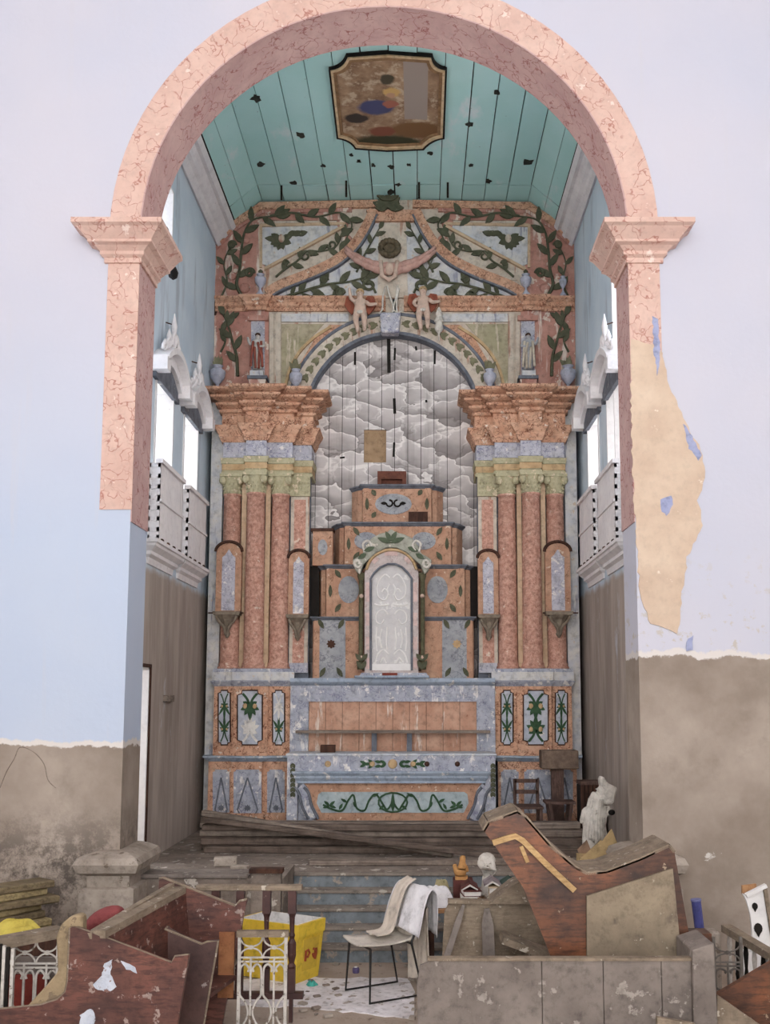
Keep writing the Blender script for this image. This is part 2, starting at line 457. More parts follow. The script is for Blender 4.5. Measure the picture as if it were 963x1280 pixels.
# pilaster bases
z1, z2, z3 = zY(1062, YN, 130), zY(1091, YN, 130), zY(1106, YN, 130)
profb = [(-0.02,z2-0.02),(0.13,z2-0.01),(0.22,z2+0.03),(0.25,(z1+z2)/2),(0.22,z1-0.05),(0.1,z1-0.01),(0.02,z1),(-0.02,z1)]
profp = [(-0.02,0),(0.2,0),(0.2,z3-0.01),(0.17,z3),(0.14,z3),(0.14,z2),(-0.02,z2)]
for sgn in (-1, 1):
    pl = [(-A-0.12, YN+0.02), (-A-0.12, YN), (-A, YN), (-A, YR)]
    for nm, pf in (('base_torus', profb), ('base_plinth', profp)):
        m = MB().sweep(pl, pf)
        if sgn == 1: m = m.mirror()
        m.build(nm, MT['stone'], wall_front)
# lost render on the right of the arch, ragged outline
def ragged(pts, amp, step=6):
    out = []
    for i in range(len(pts)):
        a, b = Vector(pts[i]), Vector(pts[(i+1) % len(pts)])
        n = max(1, int((b-a).length/step))
        for k in range(n):
            p = a.lerp(b, k/n); out.append((p.x+random.uniform(-amp, amp), p.y+random.uniform(-amp, amp)))
    return out
patch = [(790,425),(822,432),(829,440),(833,470),(841,490),(855,522),(866,545),(880,569),(881,597),(873,625),(880,658),(868,680),(859,696),(857,725),(852,747),(848,792),(832,786),(815,780),(801,747),(798,700),(795,658),(791,588),(789,500)]
MB().prism([PY(x, y, YN-0.014) for x, y in ragged(patch, 1.6)], (0, 0.015, 0)).build('bare_plaster_patch', MT['beige'], wall_front)
for pp in ([(816,395),(823,398),(826,440),(822,470),(818,440)], [(855,530),(866,545),(878,568),(874,575),(862,560)], [(826,625),(840,620),(842,632),(834,645),(827,640)], [(858,1013-200),(866,812),(868,795),(860,798)]):
    MB().prism([PY(x, y, YN-0.016) for x, y in ragged(pp, 1.2, 4)], (0, 0.003, 0)).build('limewash_flake', MT['bluepatch'], wall_front)
# crack in the dado on the left
crk = catmull([PY(x, y, YN-0.002) for x, y in ((0,985),(8,965),(18,948),(25,934),(42,940),(55,955),(60,975),(70,985))], 4)
MB().tube(crk, 0.0035, 4).build('plaster_crack', MT['plank'], wall_front)

# nave roof and side walls out of frame, added to balance the light
MB().box(-10, 10, -9, YR, ZTOP, ZTOP+0.2).build('ceiling_nave_unseen', MT['whitewood'], kind='structure')
for sgn, nm in ((-1, 'wall_nave_left_unseen'), (1, 'wall_nave_right_unseen')):
    MB().box(sgn*6.5, sgn*7.0, -9, YN, 0, ZTOP).build(nm, MT['whitewood'], kind='structure')
# floors
MB().box(-10, 10, -8, 11.05, -0.15, 0).build('floor', MT['floor'], kind='structure')
xs0, xs1 = xY(352, 10.0, 1150), 2.0
m = MB().box(-W-0.6, W+0.6, 11.0, YE+0.3, -0.15, ZF)
MT['oldmasonry'] = surf('stained_masonry', (146,132,120), (112,98,88), 3, chips=((186,176,164), 6, 0.6), bump=0.5, bsc=24)
m.build('floor_chancel', MT['oldmasonry'], kind='structure')
bl = MB().box(-A, xs0, 10.12, 11.0, 0, ZF+0.08).build('trim_1', MT['oldmasonry'], kind='structure')
MB().box(xs1, A, 10.12, 11.0, 0, ZF+0.08).box(A, W, YR, 11.0, 0, ZF+0.08).build('trim_2', MT['oldmasonry'], kind='structure')
MB().box(-A+0.05, xs0-0.35, 10.1, 10.45, ZF+0.08, ZF+0.12).build('coping_slab', MT['greyboard'], bl, bevel=0.01)

# chancel side walls with balcony doorways, a door behind the arch and a high window
zbal0, zbal1 = PX(193.5, 672, -W+0.13).z, PX(193.5, 568, -W+0.13).z
DW = [(11.45, 12.3), (12.88, 13.72)]
zd1 = zbal1 + 1.12
zdoor = PX(187, 838, -W).z
def wall_cells(x0, x1, ys, zs, holes):
    mb = MB()
    for a, b in zip(ys, ys[1:]):
        for c, d in zip(zs, zs[1:]):
            ym, zm = (a+b)/2, (c+d)/2
            if any(h[0] < ym < h[1] and h[2] < zm < h[3] for h in holes): continue
            mb.box(x0, x1, a, b, c, d)
    return mb
ZC = zY(250, YB)                                  # flat part of the ceiling
holes = [(a, b, zbal0, zd1) for a, b in DW]
hl = holes + [(10.6, 11.56, ZF, zdoor), (10.6, 11.26, 5.2, 9.1), (11.26, 12.06, 8.1, 8.95)]  # the tall opening behind the arch is unseen, added to let in light
hr = holes + [(10.6, 11.9, 5.2, 9.1)]  # tall unseen window opening, added to brighten the chancel
def uniq(l): return sorted(set(round(x, 4) for x in l))
for sgn, hs in ((-1, hl), (1, hr)):
    ys = uniq([YR-0.01, YE+0.3] + [h[0] for h in hs] + [h[1] for h in hs])
    zs = uniq([0, ZTOP] + [h[2] for h in hs] + [h[3] for h in hs])
    m = wall_cells(-W-0.55, -W, ys, zs, hs)
    if sgn == 1: m = m.mirror()
    m.build('wall_left' if sgn < 0 else 'wall_right', MT['chancel'], kind='structure')
MB().box(-W-0.55, W+0.55, YE, YE+0.3, 0, ZTOP).build('wall_back', MT['chancel'], kind='structure')
win = MB().box(-W-0.55, -W+0.004, 12.03, 12.06, 8.1, 8.95).box(-W-0.55, -W+0.004, 11.26, 12.06, 8.92, 8.95).box(-W-0.55, -W+0.004, 11.26, 12.06, 8.1, 8.13)
win.build('window_1', MT['white'], kind='structure')
win = MB().box(W+0.55, W-0.004, 11.87, 11.9, 5.2, 9.1).box(W+0.55, W-0.004, 10.6, 11.9, 5.2, 5.23)  # lining of the added window, hidden behind the arch
win.build('window_2_added', MT['white'], kind='structure')
# dark jamb of the door behind the arch, and the door itself standing open outside
dj = MB().box(-W-0.55, -W+0.004, 11.54, 11.57, ZF, zdoor+0.03).box(-W-0.55, -W+0.004, 10.6, 11.57, zdoor, zdoor+0.03)
d1 = dj.build('door_1', MT['white'], kind='structure')
MB().box(-W-0.02, -W+0.02, 11.57, 11.61, ZF, zdoor+0.07).box(-W-0.02, -W+0.02, 10.6, 11.61, zdoor+0.03, zdoor+0.07).build('door_frame', MT['darkwood'], d1)
hook = MB()
p = PX(207, 873, -W)
hook.box(-W-0.01, -W+0.05, p.y-0.12, p.y+0.25, p.z-0.04, p.z+0.04)
hook.build('wall_bracket', MT['plank'], label='small wooden bracket nailed to bare plaster of the chancel wall', cat='bracket')

# ceiling: flat boards, one slope of boards on each side, white cornice below
xc = abs(PY(325, 252, YB).x) - 0.03; pz = PY(289, 281, YB); xsl, zsl = abs(pz.x), pz.z
pw = PY(268, 307, YB); zco = pw.z
YJ = PZ(491, 231, ZC).y
def board_mat():
    t = NT('turquoise_ceiling_paint')
    oi = t.n.new('ShaderNodeObjectInfo').outputs['Random']
    c = t.mix(t.mask(t.noise(1.5, 5), 0.3, 0.7), lin((168,222,216)), lin((182,228,226)))
    c = t.mix(t.math('MULTIPLY', oi, 0.3), c, lin((150,208,204)))
    c = t.mix(t.mask(t.noise(2.0, 5, t.map((1,0.5,1)), rough=0.65), 0.60, 0.72), c, lin((206,226,226)))
    c = t.mix(t.mask(t.noise(26, 4), 0.72, 0.75), c, lin((96,108,104)))
    return t.out(c, 0.8, t.noise(20, 4), 0.15, 0.01, spec=0.2)
MT['teal'] = board_mat()
ceil = MB().box(-W-0.5, W+0.5, YR-0.02, YE+0.3, ZC+0.06, ZC+0.3)
for sgn in (-1, 1):
    q = [(sgn*xc, ZC+0.06), (sgn*W, zco+0.1), (sgn*(W+0.4), zco+0.1), (sgn*(W+0.4), ZC+0.06)]
    ceil.prism([(x, YR-0.02, z) for x, z in q], (0, YE+0.3-YR, 0))
ceiling = ceil.build('ceiling', MT['dark'], kind='structure')
nb = 12; bw = 2*xc/nb
for i in range(nb):
    x0, x1 = -xc + i*bw, -xc + (i+1)*bw
    for (ya, yb) in ((YR, YJ-0.012), (YJ+0.004, YB+0.25)):
        g = random.choice([0.004, 0.005, 0.006, 0.011]); dz = random.uniform(-0.006, 0.006)
        sh = bw*0.5 if ya > YR else 0
        MB().box(x0+g+0, x1-g, ya + random.uniform(0, 0.01), yb, ZC+dz, ZC+0.05).build('board', MT['teal'], ceiling)
nsl = 2
for sgn in (-1, 1):
    for i in range(nsl):
        a = (xc + (xsl-xc)*i/nsl, ZC + (zsl-ZC)*i/nsl); b = (xc + (xsl-xc)*(i+1)/nsl, ZC + (zsl-ZC)*(i+1)/nsl)
        for (ya, yb) in ((YR, YJ-0.01), (YJ+0.004, YB+0.25)):
            q = [(sgn*(a[0]+0.004), ya, a[1]), (sgn*(b[0]-0.004), ya, b[1]), (sgn*(b[0]-0.004), ya, b[1]+0.03), (sgn*(a[0]+0.004), ya, a[1]+0.03)]
            MB().prism(q, (0, yb-ya, 0)).build('board', MT['teal'], ceiling)
# cornice: stepped white moulding between slope and wall
for sgn in (-1, 1):
    p0 = Vector((W, zco)); p1 = Vector((xsl-0.03, zsl-0.01)); d = p1-p0; n = Vector((-d.y, d.x)).normalized()
    if n.y > 0: n = -n
    if n.x > 0 and n.y > 0: n = -n
    st = [(0,0),(0.0,0.05),(0.12,0.07),(0.14,0.03),(0.3,0.03),(0.42,0.055),(0.55,0.055),(0.6,0.02),(0.74,0.02),(0.8,0.07),(1.0,0.07),(1.0,0.0)]
    q = [p0 + d*a + n*b for a, b in st] + [p1 + Vector((0.1, 0.08)), p0 + Vector((0.06, 0.05))]
    MB().prism([(sgn*v.x, YR, v.y) for v in q], (0, YB-YR+0.02, 0)).build('cornice', MT['whitewood'], ceiling)
# knots and holes in the boards
MT['hole'] = surf('rotten_dark_hole', (62,66,58), (40,42,38), 12, bump=0.1)
for (hx, hy, hr) in ((320,123,8),(376,169,7),(326,205,7),(404,207,4),(367,229,6),(439,194,4),(449,202,4),(467,207,4),(489,209,5),(621,116,5),(587,156,6),(660,203,9),(589,207,4),(611,227,5),(538,192,4),(512,206,4),(490,240,8),(498,231,5)):
    c = PZ(hx, hy, ZC-0.007); r0 = hr*0.0105
    n = 11; q = []
    for k in range(n):
        rr = r0*random.uniform(0.45, 1.1); a = 2*math.pi*k/n
        q.append((c.x+math.cos(a)*rr, c.y+math.sin(a)*rr*1.2, ZC-0.0085))
    MB().prism(q, (0, 0, 0.02)).build('rot_hole', MT['hole'], ceiling)
for (hx, h0, h1) in ((352,232,250),(524,228,248),(560,228,247),(433,226,246)):
    a, b = PZ(hx, h0, ZC-0.007), PZ(hx, h1, ZC-0.007)
    MB().beam(a, b, 0.03, 0.01).build('open_joint', MT['hole'], ceiling)

# ------------------------------------------------------------------ drawing on the altarpiece: pixel outlines on a plane, each with its own thickness
def mxp(px): return 2*491.3 - px
def plate(parent, name, pts, Y, th, mat, mirror=False, **kw):
    """outline in pixels, front face at depth Y, th metres thick"""
    P = [PY(x, y, Y) for x, y in pts]
    o = MB().prism(P, (0, th, 0)).build(name, mat, parent, **kw)
    if not mirror: return o
    return o, MB().prism([Vector((-p.x, p.y, p.z)) for p in P], (0, th, 0)).build(name, mat, parent, **kw)
def rect(x0, y0, x1, y1): return [(x0,y0),(x1,y0),(x1,y1),(x0,y1)]
def band_pts(line, wd):
    """closed outline of a band of given pixel width along a pixel polyline"""
    P = [Vector((a, b, 0)) for a, b in line]; up, dn = [], []
    for i, p in enumerate(P):
        d = (P[min(i+1, len(P)-1)] - P[max(i-1, 0)]).normalized(); n = Vector((-d.y, d.x, 0))
        up.append(((p+n*wd/2).x, (p+n*wd/2).y)); dn.append(((p-n*wd/2).x, (p-n*wd/2).y))
    return up, dn
def band(mb, line, wd, Y, th, smooth=5, mirror=False):
    L = catmull([(a, b, 0) for a, b in line], smooth) if smooth else [Vector((a, b, 0)) for a, b in line]
    up, dn = band_pts([(p.x, p.y) for p in L], wd)
    for i in range(len(up)-1):
        q = [PY(*c, Y) for c in (up[i], up[i+1], dn[i+1], dn[i])]
        mb.prism(q, (0, th, 0))
    return mb
LC = [0]
def leaf_px(mb, x, y, ang, ln, wd, Y, th=0.02):
    LC[0] = (LC[0]+1) % 9; Y = Y - LC[0]*0.0011
    """pointed leaf from (x, y) in pixel space, ang in degrees (0 = right, 90 = up)"""
    c, s = math.cos(R(ang)), -math.sin(R(ang)); pts = []
    for t, h in ((0,0.08),(0.25,0.8),(0.5,1.0),(0.78,0.62),(1,0)):
        pts.append((t, h))
    up = [(x + c*t*ln - s*h*wd/2, y + s*t*ln + c*h*wd/2) for t, h in pts]
    dn = [(x + c*t*ln + s*h*wd/2, y + s*t*ln - c*h*wd/2) for t, h in reversed(pts[:-1])]
    mb.prism([PY(*q, Y) for q in up + dn], (0, th, 0))
def vine(mb, line, Y, wd=3.0, ln=14, lw=6, step=16, start=1, curls=(), th=0.025, sides=(1,-1), ang=42):
    L = catmull([(a, b, 0) for a, b in line], 8); pts = [(p.x, p.y) for p in L]
    mb.tube([PY(x, y, Y) for x, y in pts], wd*0.5*Y/FPX, 6, rs=[wd*0.5*Y/FPX*(1-0.55*i/len(pts)) for i in range(len(pts))])
    acc = 0; k = 0
    for i in range(1, len(pts)):
        dx, dy = pts[i][0]-pts[i-1][0], pts[i][1]-pts[i-1][1]; acc += math.hypot(dx, dy)
        if acc >= step:
            acc = 0; a = math.degrees(math.atan2(-dy, dx)); sd = sides[k % len(sides)]; k += 1
            leaf_px(mb, pts[i][0], pts[i][1], a + sd*ang, ln, lw, Y-0.005, th)
    dx, dy = pts[-1][0]-pts[-3][0], pts[-1][1]-pts[-3][1]
    leaf_px(mb, pts[-1][0], pts[-1][1], math.degrees(math.atan2(-dy, dx)), ln*0.9, lw, Y-0.005, th)
    for (cx, cy, cr, a0, turns) in curls:
        q = []
        for i in range(26):
            t = i/25; a = R(a0 + 360*turns*t); r = cr*(1-0.62*t)
            q.append(PY(cx + math.cos(a)*r, cy - math.sin(a)*r, Y))
        mb.tube(q, wd*0.42*Y/FPX, 5)
    return mb
def both(mb, name, mat, parent, **kw):
    m2 = mb.mirror()
    mb.build(name, mat, parent, **kw); m2.build(name, mat, parent, **kw)

# ------------------------------------------------------------------ retable (the carved and painted frame of the altar)
ret = thing('retable', 'tall carved retable with marbled columns and painted scrollwork behind the altar', 'altarpiece', (0, YB, ZF))

# --- upper field, around the arch of the niche
acx, acy, ar = 491.3, 526.0, 112.0
def arcp(r, a0, a1, n=18): return [(acx + r*math.cos(R(a0+(a1-a0)*i/n)), acy - r*math.sin(R(a0+(a1-a0)*i/n))) for i in range(n+1)]
half_arc = arcp(ar, 90, 161)
edge = [(266,492),(266,306),(289,281),(325,252),(491.3,250),(491.3,acy-ar)] + half_arc[1:] + [(385,492)]
plate(ret, 'upper_field', edge, YB, 0.12, MT['cream'], mirror=True)
plate(ret, 'side_field', [(268,488),(268,306),(290,283),(325,258),(440,256),(425,275),(331,275),(331,372),(336,374),(336,488)], YB-0.02, 0.022, MT['pink'], mirror=True)
# arch band and its inner fillet
m = MB()
for i in range(36):
    a0, a1 = 19 + 142*i/36, 19 + 142*(i+1)/36
    q = [(ar-1, a0), (ar+21, a0), (ar+21, a1), (ar-1, a1)]
    m.prism([PY(acx+r*math.cos(R(a)), acy-r*math.sin(R(a)), YB-0.05) for r, a in q], (0, 0.05, 0))
m.build('arch_band', MT['cream'], ret)
m = MB()
for i in range(36):
    a0, a1 = 17 + 146*i/36, 17 + 146*(i+1)/36
    q = [(ar-4, a0), (ar, a0), (ar, a1), (ar-4, a1)]
    m.prism([PY(acx+r*math.cos(R(a)), acy-r*math.sin(R(a)), YB-0.07) for r, a in q], (0, 0.2, 0))
m.build('arch_fillet', MT['slate'], ret)
m = MB()
for i in range(36):
    a0, a1 = 19 + 142*i/36, 19 + 142*(i+1)/36
    q = [(ar+20, a0), (ar+23.5, a0), (ar+23.5, a1), (ar+20, a1)]
    m.prism([PY(acx+r*math.cos(R(a)), acy-r*math.sin(R(a)), YB-0.07) for r, a in q], (0, 0.06, 0))
m.build('arch_outer_fillet', MT['slate'], ret)
MT['garland'] = surf('faded_green_leaf', (136,132,98), (110,108,80), 8)
m = MB()
for i in range(11):
    a = 98 + 58*i/10
    for r, off in ((ar+6, -28), (ar+14, 28)):
        dirn = 1 if a < 90 else -1
        leaf_px(m, acx+r*math.cos(R(a)), acy-r*math.sin(R(a)), a + 90*dirn + off*dirn, 12, 5.5, YB-0.065, 0.02)
both(m, 'leaf_garland', MT['garland'], ret)
# spandrel: pale frame, green painted panel, curved strip
for q in (rect(337,392,342,488), rect(345,392,351,488)):
    plate(ret, 'spandrel_stile', q, YB-0.035, 0.04, MT['cream'], mirror=True)
plate(ret, 'spandrel_stile', rect(331,392,336,488), YB-0.035, 0.04, MT['pink'], mirror=True)
plate(ret, 'spandrel_rail', rect(352,392,436,402), YB-0.03, 0.035, MT['palefield'], mirror=True)
plate(ret, 'spandrel_panel', [(352,405),(405,405),(372,440),(358,480),(352,484)], YB-0.012, 0.014, surf('worn_olive_panel', (156,150,112), (186,170,140), 3, streak=((206,190,164), 10, 0.56), bump=0.2), mirror=True)
plate(ret, 'spandrel_web', [(412,406),(444,406),(420,424),(398,444),(384,466),(376,484),(366,484),(374,456),(392,426)], YB-0.016, 0.018, MT['orange'], mirror=True)
m = band(MB(), [(356,486),(362,462),(374,440),(392,422),(414,408)], 3.4, YB-0.04, 0.04)
both(m, 'curved_strip', MT['gold'], ret)
# horizontal entablature above the arch
zc1, zc2 = zY(390, YB), zY(374, YB); hh = zc2-zc1
prof = [(0,zc1),(0.03,zc1),(0.03,zc1+hh*0.25),(0.06,zc1+hh*0.35),(0.06,zc1+hh*0.6),(0.12,zc1+hh*0.85),(0.13,zc2),(0,zc2)]
xo = PY(270, 382, YB).x; xb0, xb1 = PY(311, 382, YB).x, PY(332, 382, YB).x
for sgn in (1, -1):
    pl = [(xo, YB-0.01), (xb0, YB-0.01), (xb0, YB-0.07), (xb1, YB-0.07), (xb1, YB-0.01), (-0.14, YB-0.01)]
    m = MB().sweep(pl, prof)
    (m if sgn == 1 else m.mirror()).build('mid_cornice', MT['orange'], ret)
plate(ret, 'cornice_end', [(264,376),(276,376),(270,394),(264,394)], YB-0.03, 0.04, MT['darkwood'])
# top moulding following ceiling
m = band(MB(), [(268,304),(290,281),(326,257),(472,254)], 9, YB-0.06, 0.07, smooth=0)
both(m, 'top_moulding', MT['orange'], ret)
m = band(MB(), [(270,310),(293,287),(328,264),(440,262)], 4, YB-0.04, 0.05, smooth=0)
both(m, 'top_fillet', MT['pink'], ret)
# curved pediment bands
pb = [(333,366),(352,355),(390,340),(420,325),(442,306),(456,286),(468,262)]
m = band(MB(), pb, 12, YB-0.08, 0.09)
both(m, 'pediment_band', MT['orange'], ret)
m = band(MB(), [(x+3.6, y+5.6) for x, y in pb], 2.4, YB-0.095, 0.1)
both(m, 'pediment_fillet', MT['slate'], ret)
plate(ret, 'pediment_head', [(458,262),(525,262),(517,276),(466,276)], YB-0.085, 0.09, MT['orange'])
# white field below the pediment
plate(ret, 'pediment_field', [(340,372),(358,360),(395,346),(425,331),(447,312),(462,290),(472,276),(491.3,276),(491.3,372)], YB-0.015, 0.017, MT['palefield'], mirror=True)
# framed triangle with leaf ornament, left and right
tri = [(328,284),(428,281),(334,332),(328,330)]
plate(ret, 'triangle_field', tri, YB-0.03, 0.03, MT['palefield'], mirror=True)
for line in ([(326,281),(432,279)], [(326,280),(326,334)], [(330,336),(430,282)]):
    both(band(MB(), line, 3.2, YB-0.055, 0.055, smooth=0), 'triangle_frame', MT['strip'], ret)
m = MB()
for a, l in ((175,20),(150,14),(205,14),(225,13),(255,14),(285,13),(20,16),(-20,14),(330,12)):
    leaf_px(m, 351, 299, a, l, 8, YB-0.045, 0.03)
for dx in (8, 14, 20):
    leaf_px(m, 351+dx, 293, 15, 14, 7, YB-0.045, 0.03)
both(m, 'leaf_ornament', MT['green'], ret)
m = MB().ell(PY(352,298,YB-0.05), (0.05,0.03,0.07))
both(m, 'rosette', MT['cream'], ret, smooth=True)
plate(ret, 'lower_triangle_field', [(340,350),(432,292),(446,296),(425,318),(395,334),(352,350)], YB-0.012, 0.014, MT['cream'], mirror=True)
# vines
V = []
V.append(vine(MB(), [(276,372),(284,352),(280,330),(286,312)], YB-0.045, 3, 14, 6, 13))
V.append(vine(MB(), [(470,366),(462,350),(452,336),(446,322)], YB-0.05, 3, 15, 7, 11, curls=((466,340,6,0,1.2),)))
V.append(vine(MB(), [(352,372),(372,366),(396,371),(420,368)], YB-0.05, 2.5, 13, 5, 12))
V.append(vine(MB(), [(276,440),(282,425),(277,408),(288,398)], YB-0.045, 3, 15, 6, 13))
V.append(vine(MB(), [(345,346),(358,335),(372,326),(384,314),(402,314),(420,308),(428,292)], YB-0.045, 3.4, 15, 7, 12, curls=((382,320,7,0,1.2),(357,329,4,0,1.2),(415,306,6,180,1.2))))
V.append(vine(MB(), [(362,370),(388,361),(412,355),(436,352),(458,346)], YB-0.05, 4.5, 21, 8, 12, curls=((405,350,5,0,1.2),(425,366,6,0,1.2),(462,356,8,90,1.2))))
V.append(vine(MB(), [(304,372),(296,356),(300,335),(302,312),(306,290),(318,274),(345,270)], YB-0.05, 4.6, 20, 8, 13, curls=((312,341,6,0,1.2),(290,306,5,0,1.2))))
V.append(vine(MB(), [(338,270),(365,266),(395,271),(425,266),(440,280),(432,300)], YB-0.05, 3.6, 18, 8, 12))
V.append(vine(MB(), [(297,470),(296,446),(291,428),(287,412),(280,394)], YB-0.05, 4.5, 20, 8, 15, curls=()))
V.append(vine(MB(), [(446,340),(456,318),(466,300),(474,286)], YB-0.05, 3, 14, 6, 11))
for m in V: both(m, 'vine_relief', MT['green'], ret)
for (x, y, r) in ((306,360,7),(300,330,5),(290,345,6),(308,300,5),(428,280,8),(434,300,7)):
    both(MB().ell(PY(x, y, YB-0.02), (r*0.0118, 0.03, r*0.0118), 10, 6), 'fruit_relief', MT['pink'], ret, smooth=True)
# carved medallion, swag and ribbons on the axis
plate(ret, 'axis_panel', [(474,278),(508,278),(510,372),(472,372)], YB-0.045, 0.045, MT['cream'])
med = MB()
for k in range(16):
    a = 2*math.pi*k/16
    med.ell(PY(487+11*math.cos(a), 310-9*math.sin(a), YB-0.1), (0.05,0.05,0.05), 7, 5)
med.ell(PY(487, 310, YB-0.06), (0.12,0.05,0.1), 12, 8)
med.build('medallion_wreath', surf('tarnished_gilt_wreath', (112,96,70), (84,74,56), 14, bump=0.4), ret, smooth=True)
sw = MB()
for off in (-2.5, 2.5):
    sp_ = [(432 + 112*k/24, 311 + off + 25*math.sin(math.pi*k/24)**0.8) for k in range(25)]
    sw.tube([PY(x, y, YB-0.11) for x, y in sp_], 0.05, 8, rs=[0.03+0.04*math.sin(math.pi*k/24)+0.008*math.sin(k*2.4) for k in range(25)])
sw.build('swag', surf('rose_swag_paint', (208,160,146), (190,138,124), 14, bump=0.4), ret, smooth=True)
cb = MB()
cb.tube([PY(x, y, YB-0.16) for x, y in ((476,326),(478,345),(486,350),(494,345),(497,326))], 0.035, 8)
cb.ell(PY(487, 336, YB-0.16), (0.07,0.05,0.1), 10, 8)
cb.build('cartouche', MT['flesh'], ret, smooth=True)
rb = MB()
for ln in ([(482,358),(479,370),(478,386),(474,392)], [(484,357),(488,372),(492,384),(490,392)], [(497,357),(495,372),(492,386),(497,391)], [(499,360),(496,376),(497,390),(503,389)]):
    rb.tube(catmull([PY(x, y, YB-0.14) for x, y in ln], 5), 0.014, 6)
rb.build('ribbon', MT['plasterwhite'], ret, smooth=True)
m = MB().prism([PY(x, y, YB-0.22) for x, y in ((475,390),(501,390),(499,415),(476,415))], (0, 0.2, 0))
m.build('keystone', MT['lavender'], ret, bevel=0.02)
cr = MB()
for a in range(0, 181, 20):
    leaf_px(cr, 485, 259, a, 16 + 4*(a % 40 == 0), 9, YB-0.14, 0.04)
for a in (30, 150, 90): leaf_px(cr, 485, 250, a, 16, 7, YB-0.17, 0.04)
for p in cr.v: p.z = min(p.z, ZC-0.012)
cr.build('leaf_crest', MT['green'], ret)

# --- small statue niches in the side fields
for sgn in (0, 1):
    f = (lambda x: x) if not sgn else mxp
    plate(ret, 'statue_recess', [(f(x), y) for x, y in rect(314,400,331,470)], YB-0.045, 0.05, MT['lavender'])
    plate(ret, 'recess_frame', [(f(x), y) for x, y in rect(310,394,335,400)], YB-0.09, 0.1, MT['pink'])
    plate(ret, 'statue_bracket', [(f(x), y) for x, y in ((310,471),(333,471),(330,486),(313,486))], YB-0.22, 0.2, MT['pink'])
    plate(ret, 'bracket_cap', [(f(x), y) for x, y in rect(309,469,334,473)], YB-0.25, 0.24, MT['slate'])

MT['insetlav'] = surf('pale_lavender_inset', (200,198,208), (182,182,198), 8, vein=((120,118,150), 11, 0.07, 0.5), chips=((228,222,218), 9, 0.6))
# --- column groups: plan of the projecting blocks
YC = 14.22                                          # front of the side blocks
def px2x(px, Y, py=700): return PY(px, py, Y).x
def plan_pts(px_list, d):
    """px_list: (pixel, forward) corners; forward in metres towards the viewer from YC"""
    return [(px2x(p, YC - f), YC - f + d) for p, f in px_list]
BL = [(276,-0.5),(276,0.0),(305,0.0),(305,0.12),(331,0.12),(331,0.0),(364,0.0),(364,-0.16),(388,-0.16),(388,-0.9)]
def blocks(scale=0.0):
    out = []
    for p, f in BL: out.append((px2x(p, YC - max(f, -0.2)), YC - f))
    return out
def sweep_both(prof, name, mat, bl=None):
    m = MB().sweep(bl or blocks(), prof)
    a = m.build(name, mat, ret); b = m.mirror().build(name, mat, ret); return a, b
z = lambda py: zY(py, YC-0.05, 320)
# cornice, frieze, architrave
z0, z1 = z(552), z(488); H = z1 - z0
sweep_both([(-0.1,z0),(0.02,z0),(0.06,z0+H*0.1),(0.06,z0+H*0.14),(0.12,z0+H*0.26),(0.13,z0+H*0.3),(0.02,z0+H*0.31),(0.02,z0+H*0.55),
            (0.06,z0+H*0.57),(0.06,z0+H*0.62),(0.02,z0+H*0.625),(0.02,z0+H*0.645),(0.11,z0+H*0.70),(0.11,z0+H*0.74),(0.06,z0+H*0.745),(0.06,z0+H*0.77),(0.18,z0+H*0.83),(0.18,z0+H*0.87),(0.13,z0+H*0.875),(0.13,z0+H*0.895),(0.24,z0+H*0.94),(0.26,z0+H*0.96),(0.26,z1),(-0.1,z1)], 'cornice', MT['orange'])
sweep_both([(-0.1,z(571)),(0.0,z(571)),(0.0,z0),(-0.1,z0)], 'frieze', MT['lavender'])
za, zb2 = z(592), z(571); ha = zb2-za
sweep_both([(-0.1,za),(0.015,za),(0.02,za+ha*0.15),(0.0,za+ha*0.2),(0.0,za+ha*0.95),(-0.1,zb2)], 'architrave', MT['olive'])
sweep_both([(-0.1,za+ha*0.25),(0.012,za+ha*0.25),(0.012,za+ha*0.6),(-0.1,za+ha*0.6)], 'architrave_fascia', MT['gold'])
sweep_both([(-0.1,za+ha*0.62),(0.02,za+ha*0.62),(0.035,za+ha*0.95),(-0.1,zb2)], 'architrave_bead', MT['olive'])
